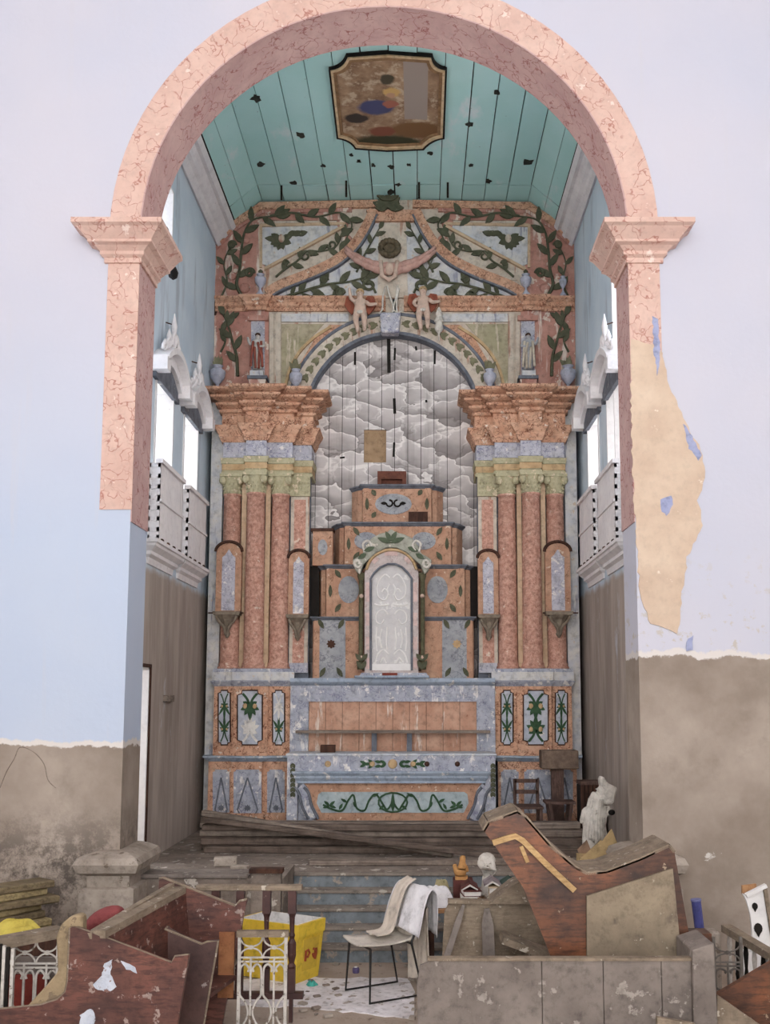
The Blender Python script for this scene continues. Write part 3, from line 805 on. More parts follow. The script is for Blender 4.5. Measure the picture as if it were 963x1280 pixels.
# columns
zs0, zs1, zcp = z(836), z(617), z(592)
cols = [(289.5,0.0,0.138),(319,0.1,0.142),(350,0.0,0.138)]
for sgn in (1, -1):
    for k, (p, fw, r) in enumerate(cols):
        yc = YC - fw + 0.11; x = px2x(p, yc)*sgn
        sh = MB().lathe([(r*1.22,zs0-0.005),(r*1.22,zs0+0.03),(r*1.1,zs0+0.045),(r*1.14,zs0+0.075),(r*1.0,zs0+0.095),(r*1.0,zs0+0.5),(r*0.97,zs0+1.4),(r*0.9,zs1-0.02),(r*0.98,zs1-0.015),(r*0.98,zs1+0.01)], (x,yc,0), 20)
        col = sh.build('column_shaft', MT['shaft'], ret, smooth=True)
        cp = MB().lathe([(r*0.88,zs1),(r*0.9,zs1+0.02),(r*0.95,zs1+0.14),(r*1.1,zcp-0.06),(r*1.16,zcp-0.04)], (x,yc,0), 20)
        for j in range(4):
            a = R(45+90*j)
            cp.ell((x+math.cos(a)*r*1.28, yc+math.sin(a)*r*1.28, zcp-0.09), (0.055,0.055,0.065), 8, 6)
        cp.box(x-r*1.2, x+r*1.2, yc-r*1.2, yc+r*1.2, zcp-0.04, zcp+0.002)
        for row in range(3):
            for j in range(14):
                a = 2*math.pi*(j+0.5*(row % 2))/14; rr = r*(0.94+0.035*row)
                cp.ell((x+math.cos(a)*rr, yc+math.sin(a)*rr, zs1+0.04+0.055*row), (0.014,0.014,0.022), 5, 4)
        cp.build('capital', MT['olive'], col, smooth=False)
    # tan strips standing between the shafts
    for p in (304.5, 334.5):
        x = px2x(p, YC+0.08)*sgn
        MB().box(x-0.035, x+0.035, YC+0.06, YC+0.14, zs0, zcp).build('tan_strip', MT['strip'], ret)
    # dark slot and backing wall of the group
    xa, xb_ = px2x(264, YC+0.25)*sgn, px2x(388, YC+0.25)*sgn
    MB().box(xa, xb_, YC+0.2, YC+0.3, ZF, zcp).build('column_backing', MT['slate'], ret)
    xa, xb_ = px2x(262, YC+0.16)*sgn, px2x(277, YC+0.16)*sgn
    MB().box(xa, xb_, YC+0.12, YC+0.2, z(1040), z(490)).build('edge_board', MT['palefield'], ret)
    # flat pilaster next to the niche
    xa, xb_ = px2x(363, YC+0.16)*sgn, px2x(386, YC+0.16)*sgn
    pil = MB().box(xa, xb_, YC+0.16, YC+0.3, zs0, zs1).build('pilaster', MT['cream'], ret)
    xm, hw = (xa+xb_)/2, abs(xb_-xa)/2
    MB().box(xm-hw*0.62, xm+hw*0.62, YC+0.145, YC+0.17, zs0+0.05, zs1-0.05).build('pilaster_panel', MT['shaft'], pil)
    m = MB().box(xm-hw*1.08, xm+hw*1.08, YC+0.12, YC+0.3, zs1, zcp+0.002)
    for row in range(3):
        for j in range(6):
            m.ell((xm+hw*(-0.85+0.34*j), YC+0.12, zs1+0.05+0.07*row), (0.016,0.014,0.024), 5, 4)
    m.build('pilaster_capital', MT['olive'], ret)
    m = MB().box(xm-hw*1.05, xm+hw*1.05, YC+0.13, YC+0.5, zs1-1.02*(zs1-zs0), zs0+0.09); 
    m.build('pilaster_base', MT['lavender'], ret)
    # arched panels on scrolled brackets, in front of the outer column and of the pilaster
    for (p0, p1, ptop, pbot, yy) in ((270.5,302,679,765,YC-0.06),(361,386.5,688,768,YC+0.05)):
        def fx(q): return px2x(q, yy)*sgn
        zt_, zb_ = z(ptop), z(pbot); xl, xr = fx(p0), fx(p1); xm = (xl+xr)/2; hw = abs(xr-xl)/2
        def archp(hw, zb_, zt_, n=10):
            zz = zt_ - hw*0.75
            return [(xm-hw, zb_)] + [(xm-hw*math.cos(math.pi*i/n), zz + hw*0.75*math.sin(math.pi*i/n)) for i in range(n+1)] + [(xm+hw, zb_)]
        fr = MB().prism([(a, yy, b) for a, b in archp(hw, zb_, zt_)], (0, 0.09, 0)).build('arched_panel', MT['throneorange'], ret)
        h2 = hw*0.52
        ins = [(xm-h2, zb_+0.02), (xm-h2, zt_-hw*1.15), (xm-h2*0.55, zt_-hw*0.95), (xm, zt_-hw*0.5), (xm+h2*0.55, zt_-hw*0.95), (xm+h2, zt_-hw*1.15), (xm+h2, zb_+0.02)]
        MB().prism([(a, yy-0.012, b) for a, b in ins], (0, 0.02, 0)).build('blue_inset', MT['insetlav'], fr)
        rim = archp(hw*1.06, zb_+0.4, zt_+0.02, 12)[1:-1]
        MB().tube([(a, yy-0.012, b) for a, b in rim], 0.022, 6).build('dark_rim', MT['darkwood'], fr)
        br = MB()
        br.prism([(xm-hw*1.1, yy-0.12, zb_), (xm+hw*1.1, yy-0.12, zb_), (xm+hw*1.0, yy-0.12, zb_-0.05), (xm-hw*1.0, yy-0.12, zb_-0.05)], (0, 0.2, 0))
        hb = zb_-0.05
        br.lathe([(0.012,hb-0.32),(0.045,hb-0.27),(0.03,hb-0.22),(0.06,hb-0.16),(hw*0.6,hb-0.06),(hw*0.95,hb)], (xm, yy-0.01, 0), 10)
        for q in (-1, 1):
            br.tube(catmull([(xm+q*hw*0.8, yy-0.1, hb-0.02),(xm+q*hw*0.55, yy-0.11, hb-0.1),(xm+q*hw*0.2, yy-0.09, hb-0.17),(xm+q*hw*0.1, yy-0.05, hb-0.27)], 4), 0.02, 6)
        br.build('scroll_bracket', surf('bracket_gilt_%d_%d' % (sgn, p0), (150,136,116), (122,104,88), 12, bump=0.3), ret)
zr = z(767)
for sgn in (1, -1):
    xa, xb_ = px2x(262, YC-0.03)*sgn, px2x(306, YC-0.03)*sgn
    MB().box(xa, xb_, YC-0.05, YC-0.03, zr, zr+0.02).build('thin_rail', MT['darkwood'], ret)

# --- pedestals
def pl2(offs): return [(px2x(p, YC - max(f, -0.2), 900), YC - f) for p, f in offs]
PB = [(267,-0.3),(267,0.08),(292,0.08),(292,0.16),(335,0.16),(335,0.08),(364,0.08),(364,-0.3)]
zz0, zz1, zz2, zz3 = z(945), z(857), z(840), z(836)
sweep_both([(-0.1,zz0),(0,zz0),(0,zz1),(-0.1,zz1)], 'pedestal_die', MT['orange'], pl2(PB))
sweep_both([(-0.1,zz1+0.072),(0.036,zz1+0.072),(0.036,zz2-0.002),(-0.1,zz2-0.002)], 'pedestal_cap_block', MT['palefield'], pl2(PB))
sweep_both([(-0.1,zz1-0.005),(0.0,zz1-0.01),(0.05,zz1+0.05),(0.055,zz1+0.06),(0.03,zz1+0.07),(0.03,zz2),(0.02,zz3),(-0.2,zz3)], 'pedestal_cap', MT['blue'], pl2(PB))
PL = [(262,-0.3),(262,0.12),(290,0.12),(290,0.2),(329,0.2),(329,0.12),(360,0.12),(360,-0.3)]
zl0, zl1 = ZF-0.01, z(945)
sweep_both([(-0.1,zl0),(0.03,zl0),(0.03,zl0+0.28),(0,zl0+0.3),(0,zl1-0.07),(-0.1,zl1-0.07)], 'plinth_die', MT['orange'], pl2(PL))
sweep_both([(-0.1,zl1-0.072),(0,zl1-0.072),(0.03,zl1-0.05),(0.06,zl1-0.02),(0.08,zl1-0.015),(0.08,zl1+0.008),(-0.2,zl1+0.008)], 'plinth_cap', MT['bluepaint'], pl2(PL))
def cutpanel(x0, y0, x1, y1, c): return [(x0+c,y0),(x1-c,y0),(x1-c*0.9,y0+c*0.7),(x1,y0+c),(x1,y1-c),(x1-c*0.9,y1-c*0.7),(x1-c,y1),(x0+c,y1),(x0+c*0.9,y1-c*0.7),(x0,y1-c),(x0,y0+c),(x0+c*0.9,y0+c*0.7)]
def motif(par, cx, cy, w, h, Y, up, mat, gold=True):
    m = MB(); s = 1 if up else -1
    for a, l in ((90,1.0),(60,0.75),(120,0.75),(25,0.7),(155,0.7),(-30,0.55),(210,0.55)):
        leaf_px(m, cx, cy, s*a, l*h*0.62 if abs(a-90) < 40 else l*w*0.62, w*0.2, Y, 0.012)
    band(m, [(cx, cy), (cx-w*0.12, cy+s*h*0.28), (cx-w*0.3, cy+s*h*0.5)], w*0.1, Y, 0.012)
    band(m, [(cx, cy), (cx+w*0.12, cy+s*h*0.28), (cx+w*0.3, cy+s*h*0.5)], w*0.1, Y, 0.012)
    o = m.build('leaf_motif', mat, par)
    if gold:
        for q in (-1, 1): MB().ell(PY(cx+q*w*0.2, cy-s*h*0.02, Y-0.004), (w*0.0011, 0.01, w*0.0013), 8, 5).build('gold_bud', MT['gold'], par, smooth=True)
MT['insetblue'] = surf('pale_blue_inset', (196,200,210), (172,180,198), 6, chips=((220,214,206), 9, 0.62), bump=0.1)
MT['motifwhite'] = surf('white_motif', (226,222,214), (212,208,202), 8, bump=0.1)
for sgn in (0, 1):
    f = (lambda q: q) if not sgn else mxp
    for k, (x0, x1, Y) in enumerate(((273,288,YC-0.08),(297,328,YC-0.16),(341,356,YC-0.08))):
        c = 3.5 if k != 1 else 6
        P = [(f(a), b) for a, b in cutpanel(x0, 863, x1, 931, c)]
        ins = plate(ret, 'inset_panel', P, Y-0.012, 0.02, MT['insetblue'])
        rim = [PY(a, b, Y-0.014) for a, b in P]
        MB().tube(rim, 0.010, 5, closed=True).build('inset_rim', MT['darkwood'], ins)
        w = 30 if k == 1 else 15; h = 30
        cxm = f((x0+x1)/2)
        motif(ins, cxm, 882, w, h, Y-0.02, False, MT['motifwhite'] if (not sgn and k == 2) else MT['brightgreen'], gold=not (not sgn and k == 2))
        motif(ins, cxm, 912, w, h, Y-0.02, True, MT['motifwhite'] if (not sgn and k == 1) else MT['brightgreen'], gold=not (not sgn and k == 1))
    for k, (x0, x1, Y) in enumerate(((266,287,YC-0.12),(292,327,YC-0.2),(334,356,YC-0.12))):
        P = [(f(a), b) for a, b in cutpanel(x0, 962, x1, 1030, 3)]
        ins = plate(ret, 'plinth_panel', P, Y-0.010, 0.02, MT['blue'])
        xm = (x0+x1)/2; m = MB()
        hw = (x1-x0)*0.36
        band(m, [(f(xm), 972), (f(xm-hw), 1012), (f(xm-hw*0.6), 1022)], 1.9, Y-0.014, 0.01, smooth=0)
        band(m, [(f(xm), 972), (f(xm+hw), 1012), (f(xm+hw*0.6), 1022)], 1.9, Y-0.014, 0.01, smooth=0)
        for a in range(0, 360, 45): leaf_px(m, f(xm), 1010, a, 4.5, 2, Y-0.015, 0.008)
        m.build('diamond_line', MT['slate'], ins)

# --- planked wall between the pedestals
YM = YC - 0.15
xl, xr = px2x(363, YM, 900), -px2x(363, YM, 900)
zl = z(848)
back = MB().box(xl, xr, YM+0.04, YM+0.1, ZF, z(856)).build('centre_backing', MT['dark'], ret)
NP = 10; xa, xb_ = px2x(386, YM, 900), -px2x(386, YM, 900)
MT['centreplank'] = surf('salmon_painted_plank', (212,164,136), (192,136,108), 4, streak=((226,206,190), 9, 0.58), chips=((168,110,86), 9, 0.66), bump=0.25)
for i in range(NP):
    x0 = xa + (xb_-xa)*i/NP; x1 = xa + (xb_-xa)*(i+1)/NP; dy = random.uniform(0, 0.008)
    MB().box(x0+0.003, x1-0.003, YM+0.01+dy, YM+0.05, z(946), z(876)).build('plank', MT['centreplank'], ret)
MB().box(xl, xr, YM-0.02, YM+0.05, z(877), z(857)).build('centre_frieze', MT['blue'], ret)
for sgn in (1, -1):
    MB().box(xl*sgn, xa*sgn, YM-0.02, YM+0.05, z(946), z(877)).build('centre_stile', MT['blue'], ret)
zz = z(857)
MB().sweep([(xl, YM-0.01), (xr, YM-0.01)], [(-0.9,zz),(0.0,zz),(0.05,zz+0.03),(0.07,zz+0.05),(0.07,zl),(-0.9,zl)]).build('centre_ledge', MT['bluepaint'], ret)
zs = z(914)
MB().box(px2x(370, YM-0.15, 914), px2x(613, YM-0.15, 914), YM-0.2, YM+0.02, zs-0.018, zs+0.018).build('shelf', MT['plank'], ret)
for p in (468, 512):
    x = px2x(p, YM-0.1, 925)
    MB().box(x-0.035, x+0.035, YM-0.12, YM-0.06, zY(942, 13.4)-0.002, zs-0.018).build('shelf_post', MT['slate'], ret)

# --- niche with boards painted as clouds
def cloud_mat():
    t = NT('painted_cloud_boards')
    base = t.map((0.8, 0.0, 1.45))
    d = t.addv(base, t.noise(2.1, 3, base, col=True), 0.75)
    vk = t.n.new('ShaderNodeTexVoronoi'); vk.feature = 'F1'; t.l.new(d, vk.inputs['Vector']); vk.inputs['Scale'].default_value = 2.35; vk.inputs['Randomness'].default_value = 0.9
    e = t.vor(2.35, d, 'DISTANCE_TO_EDGE', rnd=0.9)
    sub = t.n.new('ShaderNodeVectorMath'); sub.operation = 'SUBTRACT'; t.l.new(d, sub.inputs[0]); t.l.new(vk.outputs['Position'], sub.inputs[1])
    sx, sy, sz = t.sep(sub.outputs[0])
    # each puff: pale crown with a white rim, grey underside
    g = t.math('ADD', t.math('MULTIPLY', sz, 0.9), 0.5)
    g = t.math('ADD', g, t.math('MULTIPLY', sx, 0.35))
    c = t.ramp(g, [(0.22, lin((136,128,127))), (0.40, lin((166,158,156))), (0.58, lin((194,186,184))), (0.85, lin((206,199,196)))])
    rim = t.math('MULTIPLY', t.mask(e, 0.10, 0.045), t.mask(g, 0.40, 0.6))
    c = t.mix(t.math('MULTIPLY', rim, 0.75), c, lin((230,224,220)))
    crease = t.math('MULTIPLY', t.mask(e, 0.05, 0.0), t.mask(g, 0.62, 0.40))
    c = t.mix(t.math('MULTIPLY', crease, 0.6), c, lin((122,114,112)))
    X, Y, Z = t.sep()
    top = t.math('MULTIPLY', t.math('ADD', Z, t.math('MULTIPLY', t.noise(2, 3), 0.8)), 0.1)
    zt0 = zY(450, YB+0.6)*0.1
    smo = t.mix(t.noise(6, 5), lin((132,124,118)), lin((160,152,146)))
    c = t.mix(t.mask(top, zt0+0.03, zt0+0.09), c, smo)
    c = t.mix(t.math('MULTIPLY', t.mask(t.noise(5, 4, t.map((1.4,1,0.1))), 0.56, 0.7), 0.4), c, lin((104,96,90)))
    return t.out(c, 0.9, t.noise(30, 4), 0.2, 0.01, spec=0.15)
MT['cloud'] = cloud_mat()
YK = YB + 0.13
nxl = PY(378, 600, YK).x; NBD = 14; wb = -2*nxl/NBD
hx0, hx1 = PY(455, 560, YK).x, PY(483, 560, YK).x; hz0, hz1 = PY(470, 578, YK).z, PY(470, 537, YK).z
zn0, zn1 = z(850), zY(405, YK)
niche = ret
for i in range(NBD):
    x0, x1 = nxl + wb*i, nxl + wb*(i+1); dy = random.uniform(-0.006, 0.006)
    segs = [(zn0, zn1)]
    xm = (x0+x1)/2
    pieces = []
    if x1 <= hx0 or x0 >= hx1: pieces = [(x0, x1, zn0, zn1)]
    else:
        pieces = [(x0, x1, zn0, hz0), (x0, x1, hz1, zn1)]
        if x0 < hx0: pieces.append((x0, hx0, hz0, hz1))
        if x1 > hx1: pieces.append((hx1, x1, hz0, hz1))
    m = MB()
    for a, b, c, d in pieces:
        m.box(a + (0.004 if a == x0 else 0), b - (0.004 if b == x1 else 0), YK+dy, YK+0.04, c, d)
    m.build('cloud_board', MT['cloud'], ret)
MB().box(nxl-0.1, -nxl+0.1, YK+0.05, YK+0.08, zn0, zn1).build('niche_backing', MT['dark'], ret)
MB().box(hx0, hx1, YK+0.035, YK+0.05, hz0, hz1).build('patch_board', surf('bare_tan_board', (176,142,104), (150,118,84), 5, bump=0.2), ret)
for (bx, b0, b1, bw_) in ((486,417,466,5),(494,435,450,3),(444,440,456,3),(544,438,455,3),(493,498,517,4),(493,553,571,3),(428,571,573,7),(533,500,503,3),(520,433,438,3)):
    a, b = PY(bx, b0, YK-0.008), PY(bx+random.uniform(-1, 1), b1, YK-0.008)
    MB().beam(a, b, bw_*0.0105, 0.01, (0,1,0)).build('open_split', MT['dark'], ret)
for sgn in (1, -1):
    MB().box(nxl*sgn, (nxl-0.06)*sgn, YC+0.3, YK+0.04, zn0, z(489)).build('niche_cheek', MT['palefield'], ret)

# ------------------------------------------------------------------ balconies and door hoods on the side walls of the chancel
MT['balcony'] = surf('white_balcony_paint', (236,232,232), (224,220,222), 4, streak=((206,200,200), 8, 0.62), chips=((176,162,152), 12, 0.69), bump=0.15, grime=0.1)
PB_ = 0.13
balgroups = {-1: 'beside the wall with the open door', 1: 'facing the wall with the open door'}
for sgn in (-1, 1):
    for k, (d0, d1) in enumerate(DW):
        b0, b1 = d0-0.13, d1+0.13; yc = (b0+b1)/2
        xw = sgn*W; xp = sgn*(W-PB_)
        if sgn < 0:
            lab = ['white boarded balcony next to the open doorway behind the arch, hung under its arched hood', 'white boarded balcony nearer the retable, on the wall of the open doorway'][k]
        else:
            lab = ['white boarded balcony close to the arch, on the wall opposite the open doorway', 'white boarded balcony nearer the retable, on the wall opposite the open doorway'][k]
        t = thing('wall_balcony', lab, 'balcony', (xw, yc, zbal0-0.3), 'chancel balconies')
        nbd = 6
        for i in range(nbd):
            ya, yb = b0 + (b1-b0)*i/nbd, b0 + (b1-b0)*(i+1)/nbd
            MB().box(xp, xp - sgn*-0.018, ya+0.002, yb-0.002, zbal0+0.02, zbal1-0.03).build('board', MT['balcony'], t)
        MB().box(sgn*(W-PB_-0.03), sgn*(W-PB_+0.05), b0-0.03, b1+0.03, zbal1-0.035, zbal1+0.015).build('hand_rail', MT['balcony'], t)
        MB().box(sgn*(W-PB_-0.02), sgn*(W-PB_+0.04), b0, b1, zbal0+(zbal1-zbal0)*0.5-0.015, zbal0+(zbal1-zbal0)*0.5+0.015).build('mid_rail', MT['balcony'], t)
        # pierced end, facing the arch
        for ye in (b0, b1-0.02):
            m = MB().box(xw, xp, ye, ye+0.02, zbal0, zbal0+0.06).box(xw, xp, ye, ye+0.02, zbal1-0.08, zbal1-0.03)
            m.box(xp, xp+sgn*0.03, ye, ye+0.02, zbal0, zbal1-0.03).box(xw-sgn*0.02, xw, ye, ye+0.02, zbal0, zbal1-0.03)
            m.box(xw, xp, ye+0.006, ye+0.014, zbal0, zbal1-0.03)
            for j in range(6):
                zz_ = zbal0+0.1+0.125*j
                m.box(xw, xp, ye, ye+0.02, zz_, zz_+0.05)
            m.build('end_panel', MT['balcony'], t)
        # corbelled floor
        zb_ = zbal0
        prof = [(-0.02,zb_-0.27),(0.02,zb_-0.27),(0.03,zb_-0.2),(0.07,zb_-0.17),(0.07,zb_-0.13),(0.13,zb_-0.08),(0.14,zb_-0.05),(0.16,zb_-0.04),(0.16,zb_),(-0.02,zb_)]
        pl = [(-W, b1+0.02), (-W+0.001, b1), (-W+0.001, b0), (-W, b0-0.02)]
        pl = [(-W-0.01, b0), (-W, b0), (-W, b1), (-W-0.01, b1)]
        m = MB().sweep(pl, prof)
        (m if sgn < 0 else m.mirror()).build('corbel', MT['whitewood'], t)
        for j in range(4):
            MB().ell((xp, b0+(b1-b0)*(j+0.5)/4, zb_+0.01), (0.03,0.05,0.028), 8, 5).build('dentil_knob', MT['darkwood'], t, smooth=True)
        # hood over the doorway
        if sgn < 0: lab = ['white crested hood over the doorway next to the arch, above the open door', 'white crested hood over the doorway nearer the retable, on the open door side'][k]
        else: lab = ['white crested hood over the doorway next to the arch, opposite the open door', 'white crested hood over the doorway nearer the retable, opposite the open door'][k]
        hd = thing('door_hood', lab, 'door hood', (xw, yc, zd1), 'door hoods of the chancel')
        hwid = (b1-b0)/2 + 0.02; n = 14
        def arcz(u, r0): return r0 + 0.24*math.cos(u*math.pi/2)**0.9
        for nm, o0, o1, dp, mt in (('hood_soffit', -0.06, 0.06, 0.1, MT['balcony']), ('hood_moulding', 0.06, 0.14, 0.2, MT['whitewood'])):
            m = MB()
            for i in range(n):
                u0, u1 = -1 + 2*i/n, -1 + 2*(i+1)/n
                q = [(yc+hwid*u0, arcz(u0, zd1+o0)), (yc+hwid*u1, arcz(u1, zd1+o0)), (yc+hwid*u1, arcz(u1, zd1+o1)), (yc+hwid*u0, arcz(u0, zd1+o1))]
                m.prism([(xw, a, b) for a, b in q], (-sgn*dp, 0, 0))
            m.build(nm, mt, hd)
        # tympanum
        m = MB()
        for i in range(n):
            u0, u1 = -1 + 2*i/n, -1 + 2*(i+1)/n
            q = [(yc+hwid*u0, zd1-0.12), (yc+hwid*u1, zd1-0.12), (yc+hwid*u1, arcz(u1, zd1)), (yc+hwid*u0, arcz(u0, zd1))]
            m.prism([(xw, a, b) for a, b in q], (-sgn*0.05, 0, 0))
        m.build('tympanum', MT['slate'], hd)
        for q in (-1, 1):
            ye = yc+q*hwid
            MB().box(xw, xw-sgn*0.2, ye-0.08, ye+0.08, zd1-0.06, zd1+0.1).build('hood_end_block', MT['whitewood'], hd)
        for (u, hgt, wdt) in ((0,0.5,0.05),(-0.4,0.26,0.045),(0.4,0.26,0.045),(-0.72,0.16,0.04),(0.72,0.16,0.04)):
            zz_ = arcz(u, zd1+0.12); yy = yc+hwid*u
            m = MB().lathe([(wdt*0.9,zz_),(wdt*0.5,zz_+hgt*0.12),(wdt*1.2,zz_+hgt*0.3),(wdt*0.6,zz_+hgt*0.5),(wdt*0.8,zz_+hgt*0.66),(wdt*0.3,zz_+hgt*0.9),(0.005,zz_+hgt)], (xw-sgn*0.1, yy, 0), 8)
            m.tube(catmull([(xw-sgn*0.1, yy-0.1, zz_),(xw-sgn*0.12, yy-0.13, zz_+hgt*0.3),(xw-sgn*0.12, yy-0.05, zz_+hgt*0.45),(xw-sgn*0.1, yy-0.03, zz_+hgt*0.3)], 4), 0.022, 6)
            m.tube(catmull([(xw-sgn*0.1, yy+0.1, zz_),(xw-sgn*0.12, yy+0.13, zz_+hgt*0.3),(xw-sgn*0.12, yy+0.05, zz_+hgt*0.45),(xw-sgn*0.1, yy+0.03, zz_+hgt*0.3)], 4), 0.022, 6)
            m.build('crest_finial', MT['whitewood'], hd, smooth=True)
        MB().tube([(xw, yc-0.02, arcz(0, zd1)+0.5), (xw-sgn*0.12, yc-0.02, arcz(0, zd1)+0.46)], 0.008, 5).build('tie_rod', MT['darkwood'], hd)
        # frame of the doorway (white reveals)
        fr = MB().box(sgn*(W+0.5), sgn*(W-0.02), d1, d1-0.03, zbal0+0.02, zd1).box(sgn*(W+0.5), sgn*(W-0.02), d0, d0+0.03, zbal0+0.02, zd1).box(sgn*(W+0.5), sgn*(W-0.02), d0, d1, zd1-0.04, zd1)
        fr.build('door_%d' % (2+k+(2 if sgn > 0 else 0)), MT['white'], kind='structure')

# ------------------------------------------------------------------ painting on the ceiling
def painting_mat():
    t = NT('flaking_ceiling_painting')
    nz = t.noise(7, 5, col=True); p = t.addv(t.pos, nz, 0.10)
    X, Y, Z = t.sep(p)
    def em(px, py, rx, ry, soft=0.25):
        c = PZ(px, py, ZC)
        a = t.math('DIVIDE', t.math('SUBTRACT', X, c.x+0.05), rx); b = t.math('DIVIDE', t.math('SUBTRACT', Y, c.y+0.05), ry)
        r = t.math('SQRT', t.math('ADD', t.math('MULTIPLY', a, a), t.math('MULTIPLY', b, b)))
        return t.mask(t.math('MULTIPLY', r, 0.5), 0.5, 0.5-soft*0.5)
    c = t.mix(t.mask(t.noise(4, 6, rough=0.65), 0.35, 0.65), lin((128,92,64)), lin((176,140,104)))
    c = t.mix(t.math('MULTIPLY', t.mask(t.noise(5, 5, rough=0.7), 0.52, 0.6), 0.8), c, lin((196,172,140)))
    c = t.mix(em(485, 182, 0.62, 0.36), c, lin((60,60,38)))
    c = t.mix(em(520, 160, 0.4, 0.22), c, lin((126,84,46)))
    c = t.mix(em(484, 97, 0.10, 0.12), c, lin((74,66,48)))
    c = t.mix(em(470, 132, 0.25, 0.19), c, lin((70,74,116)))
    c = t.mix(em(446, 146, 0.18, 0.12), c, lin((58,48,44)))
    c = t.mix(em(490, 113, 0.13, 0.11), c, lin((206,160,86)))
    c = t.mix(em(489, 117, 0.06, 0.07), c, lin((190,140,104)))
    c = t.mix(em(488, 128, 0.12, 0.08), c, lin((168,92,70)))
    c = t.mix(em(478, 162, 0.2, 0.13), c, lin((134,70,48)))
    # plain grey boards where the paint is lost
    X2, Y2, Z2 = t.sep()
    x0, x1 = PZ(505, 110, ZC).x, PZ(535, 110, ZC).x; y0 = PZ(520, 150, ZC).y
    pm = t.math('MULTIPLY', t.math('MULTIPLY', t.math('GREATER_THAN', X2, x0), t.math('LESS_THAN', X2, x1)), t.math('LESS_THAN', t.math('ADD', Y2, t.math('MULTIPLY', t.noise(9), 0.1)), y0))
    c = t.mix(pm, c, lin((158,142,130)))
    return t.out(c, 0.6, t.noise(20), 0.1, 0.01, spec=0.3)
def conc(c0, c1, cc, n=6):
    """concave quarter between two outline points, bulging towards cc"""
    return [((1-t)**2*c0[0]+2*t*(1-t)*cc[0]+t*t*c1[0], (1-t)**2*c0[1]+2*t*(1-t)*cc[1]+t*t*c1[1]) for t in [i/n for i in range(n+1)]]
def pout(s):
    cx, cy = 485, 128
    q = []
    q += conc((411,88),(433,71),(428,86)) + [(485,67.5)] + conc((541,71.5),(559,88),(543,86)) + conc((556,174),(530,188),(540,176)) + [(484,190)] + conc((444,187),(421,174),(438,176))
    return [(cx+(a-cx)*s, cy+(b-cy)*s) for a, b in q]
paint = thing('ceiling_painting', 'flaking brown painting of a robed figure in a notched gilt frame on the turquoise ceiling', 'painting', PZ(485,128,ZC-0.03))
def pring(name, s0, s1, z0, z1, mt):
    a, b = pout(s0), pout(s1); m = MB(); n = len(a)
    for i in range(n):
        j = (i+1) % n
        m.prism([PZ(*a[i], z0), PZ(*a[j], z0), PZ(*b[j], z0), PZ(*b[i], z0)], (0, 0, z1-z0))
    m.build(name, mt, paint)
pring('dark_edge', 1.0, 0.965, ZC-0.05, ZC, MT['dark'])
pring('gilt_moulding', 0.967, 0.925, ZC-0.065, ZC, surf('pale_gilt', (220,190,146), (200,164,116), 8))
pring('inner_moulding', 0.927, 0.87, ZC-0.045, ZC, surf('brown_gilt', (166,126,84), (140,102,66), 8))
MB().prism([PZ(a, b, ZC-0.025) for a, b in pout(0.88)], (0, 0, 0.02)).build('painted_panel', painting_mat(), paint)

# ------------------------------------------------------------------ lamp hanging beside the impost
lp = thing('hanging_spotlight', 'black spotlight on a cord hanging just behind the impost', 'lamp', PX(200, 292, -W+0.22))
c = PX(200, 290, -W+0.22)
blk = surf('matt_black_metal', (34,30,30), (26,24,24), 10)
MB().tube([(c.x, c.y, c.z+0.05), (c.x+0.01, c.y, c.z+0.35), (-W+0.02, c.y, c.z+0.62)], 0.008, 5).build('cord', blk, lp)
MB().lathe([(0.02,0.06),(0.07,0.05),(0.085,-0.02),(0.06,-0.06),(0.02,-0.07)], c, 10).tube([c, c+Vector((0.09,-0.02,0.02))], 0.035, 8).build('lamp_head', blk, lp, smooth=True)
MB().lathe([(0.01,-0.13),(0.05,-0.1),(0.06,-0.05),(0.03,0.02)], c+Vector((0.06,0.4,-0.25)), 8).tube([c, c+Vector((0.06,0.4,-0.25))], 0.01, 5).build('second_head', blk, lp, smooth=True)

# ------------------------------------------------------------------ altar table
YA = 13.4
alt = thing('altar_table', 'blue-grey painted wooden altar table with carved green scroll front', 'altar', (0, YA+0.35, ZF))
za = lambda py: zY(py, YA, 491)
def ax(px, py=970, Y=YA): return PY(px, py, Y).x
hw = -ax(359)
zt_ = za(942)
MB().box(-hw, hw, YA+0.12, YC-0.24, ZF, zt_-0.03).build('body', MT['blue'], alt)
MB().box(-hw-0.02, hw+0.02, YA-0.01, YC-0.19, zt_-0.03, zt_).build('mensa_top', surf('worn_pale_edge', (206,208,212), (168,182,200), 4, chips=((226,222,218), 8, 0.56), bump=0.2), alt, bevel=0.008)
MB().box(-hw, hw, YA, YA+0.13, za(965), zt_-0.03).build('frieze', MT['blue'], alt)
h2 = -ax(373)
MB().sweep([(-h2, YA+0.13), (-h2, YA+0.0), (h2, YA+0.0), (h2, YA+0.13)], [(-0.05,za(979)),(0.02,za(979)),(0.02,za(976)),(0.05,za(972)),(0.05,za(970)),(0.08,za(966)),(0.08,za(964)),(-0.05,za(964))]).build('cornice', MT['bluepaint'], alt)
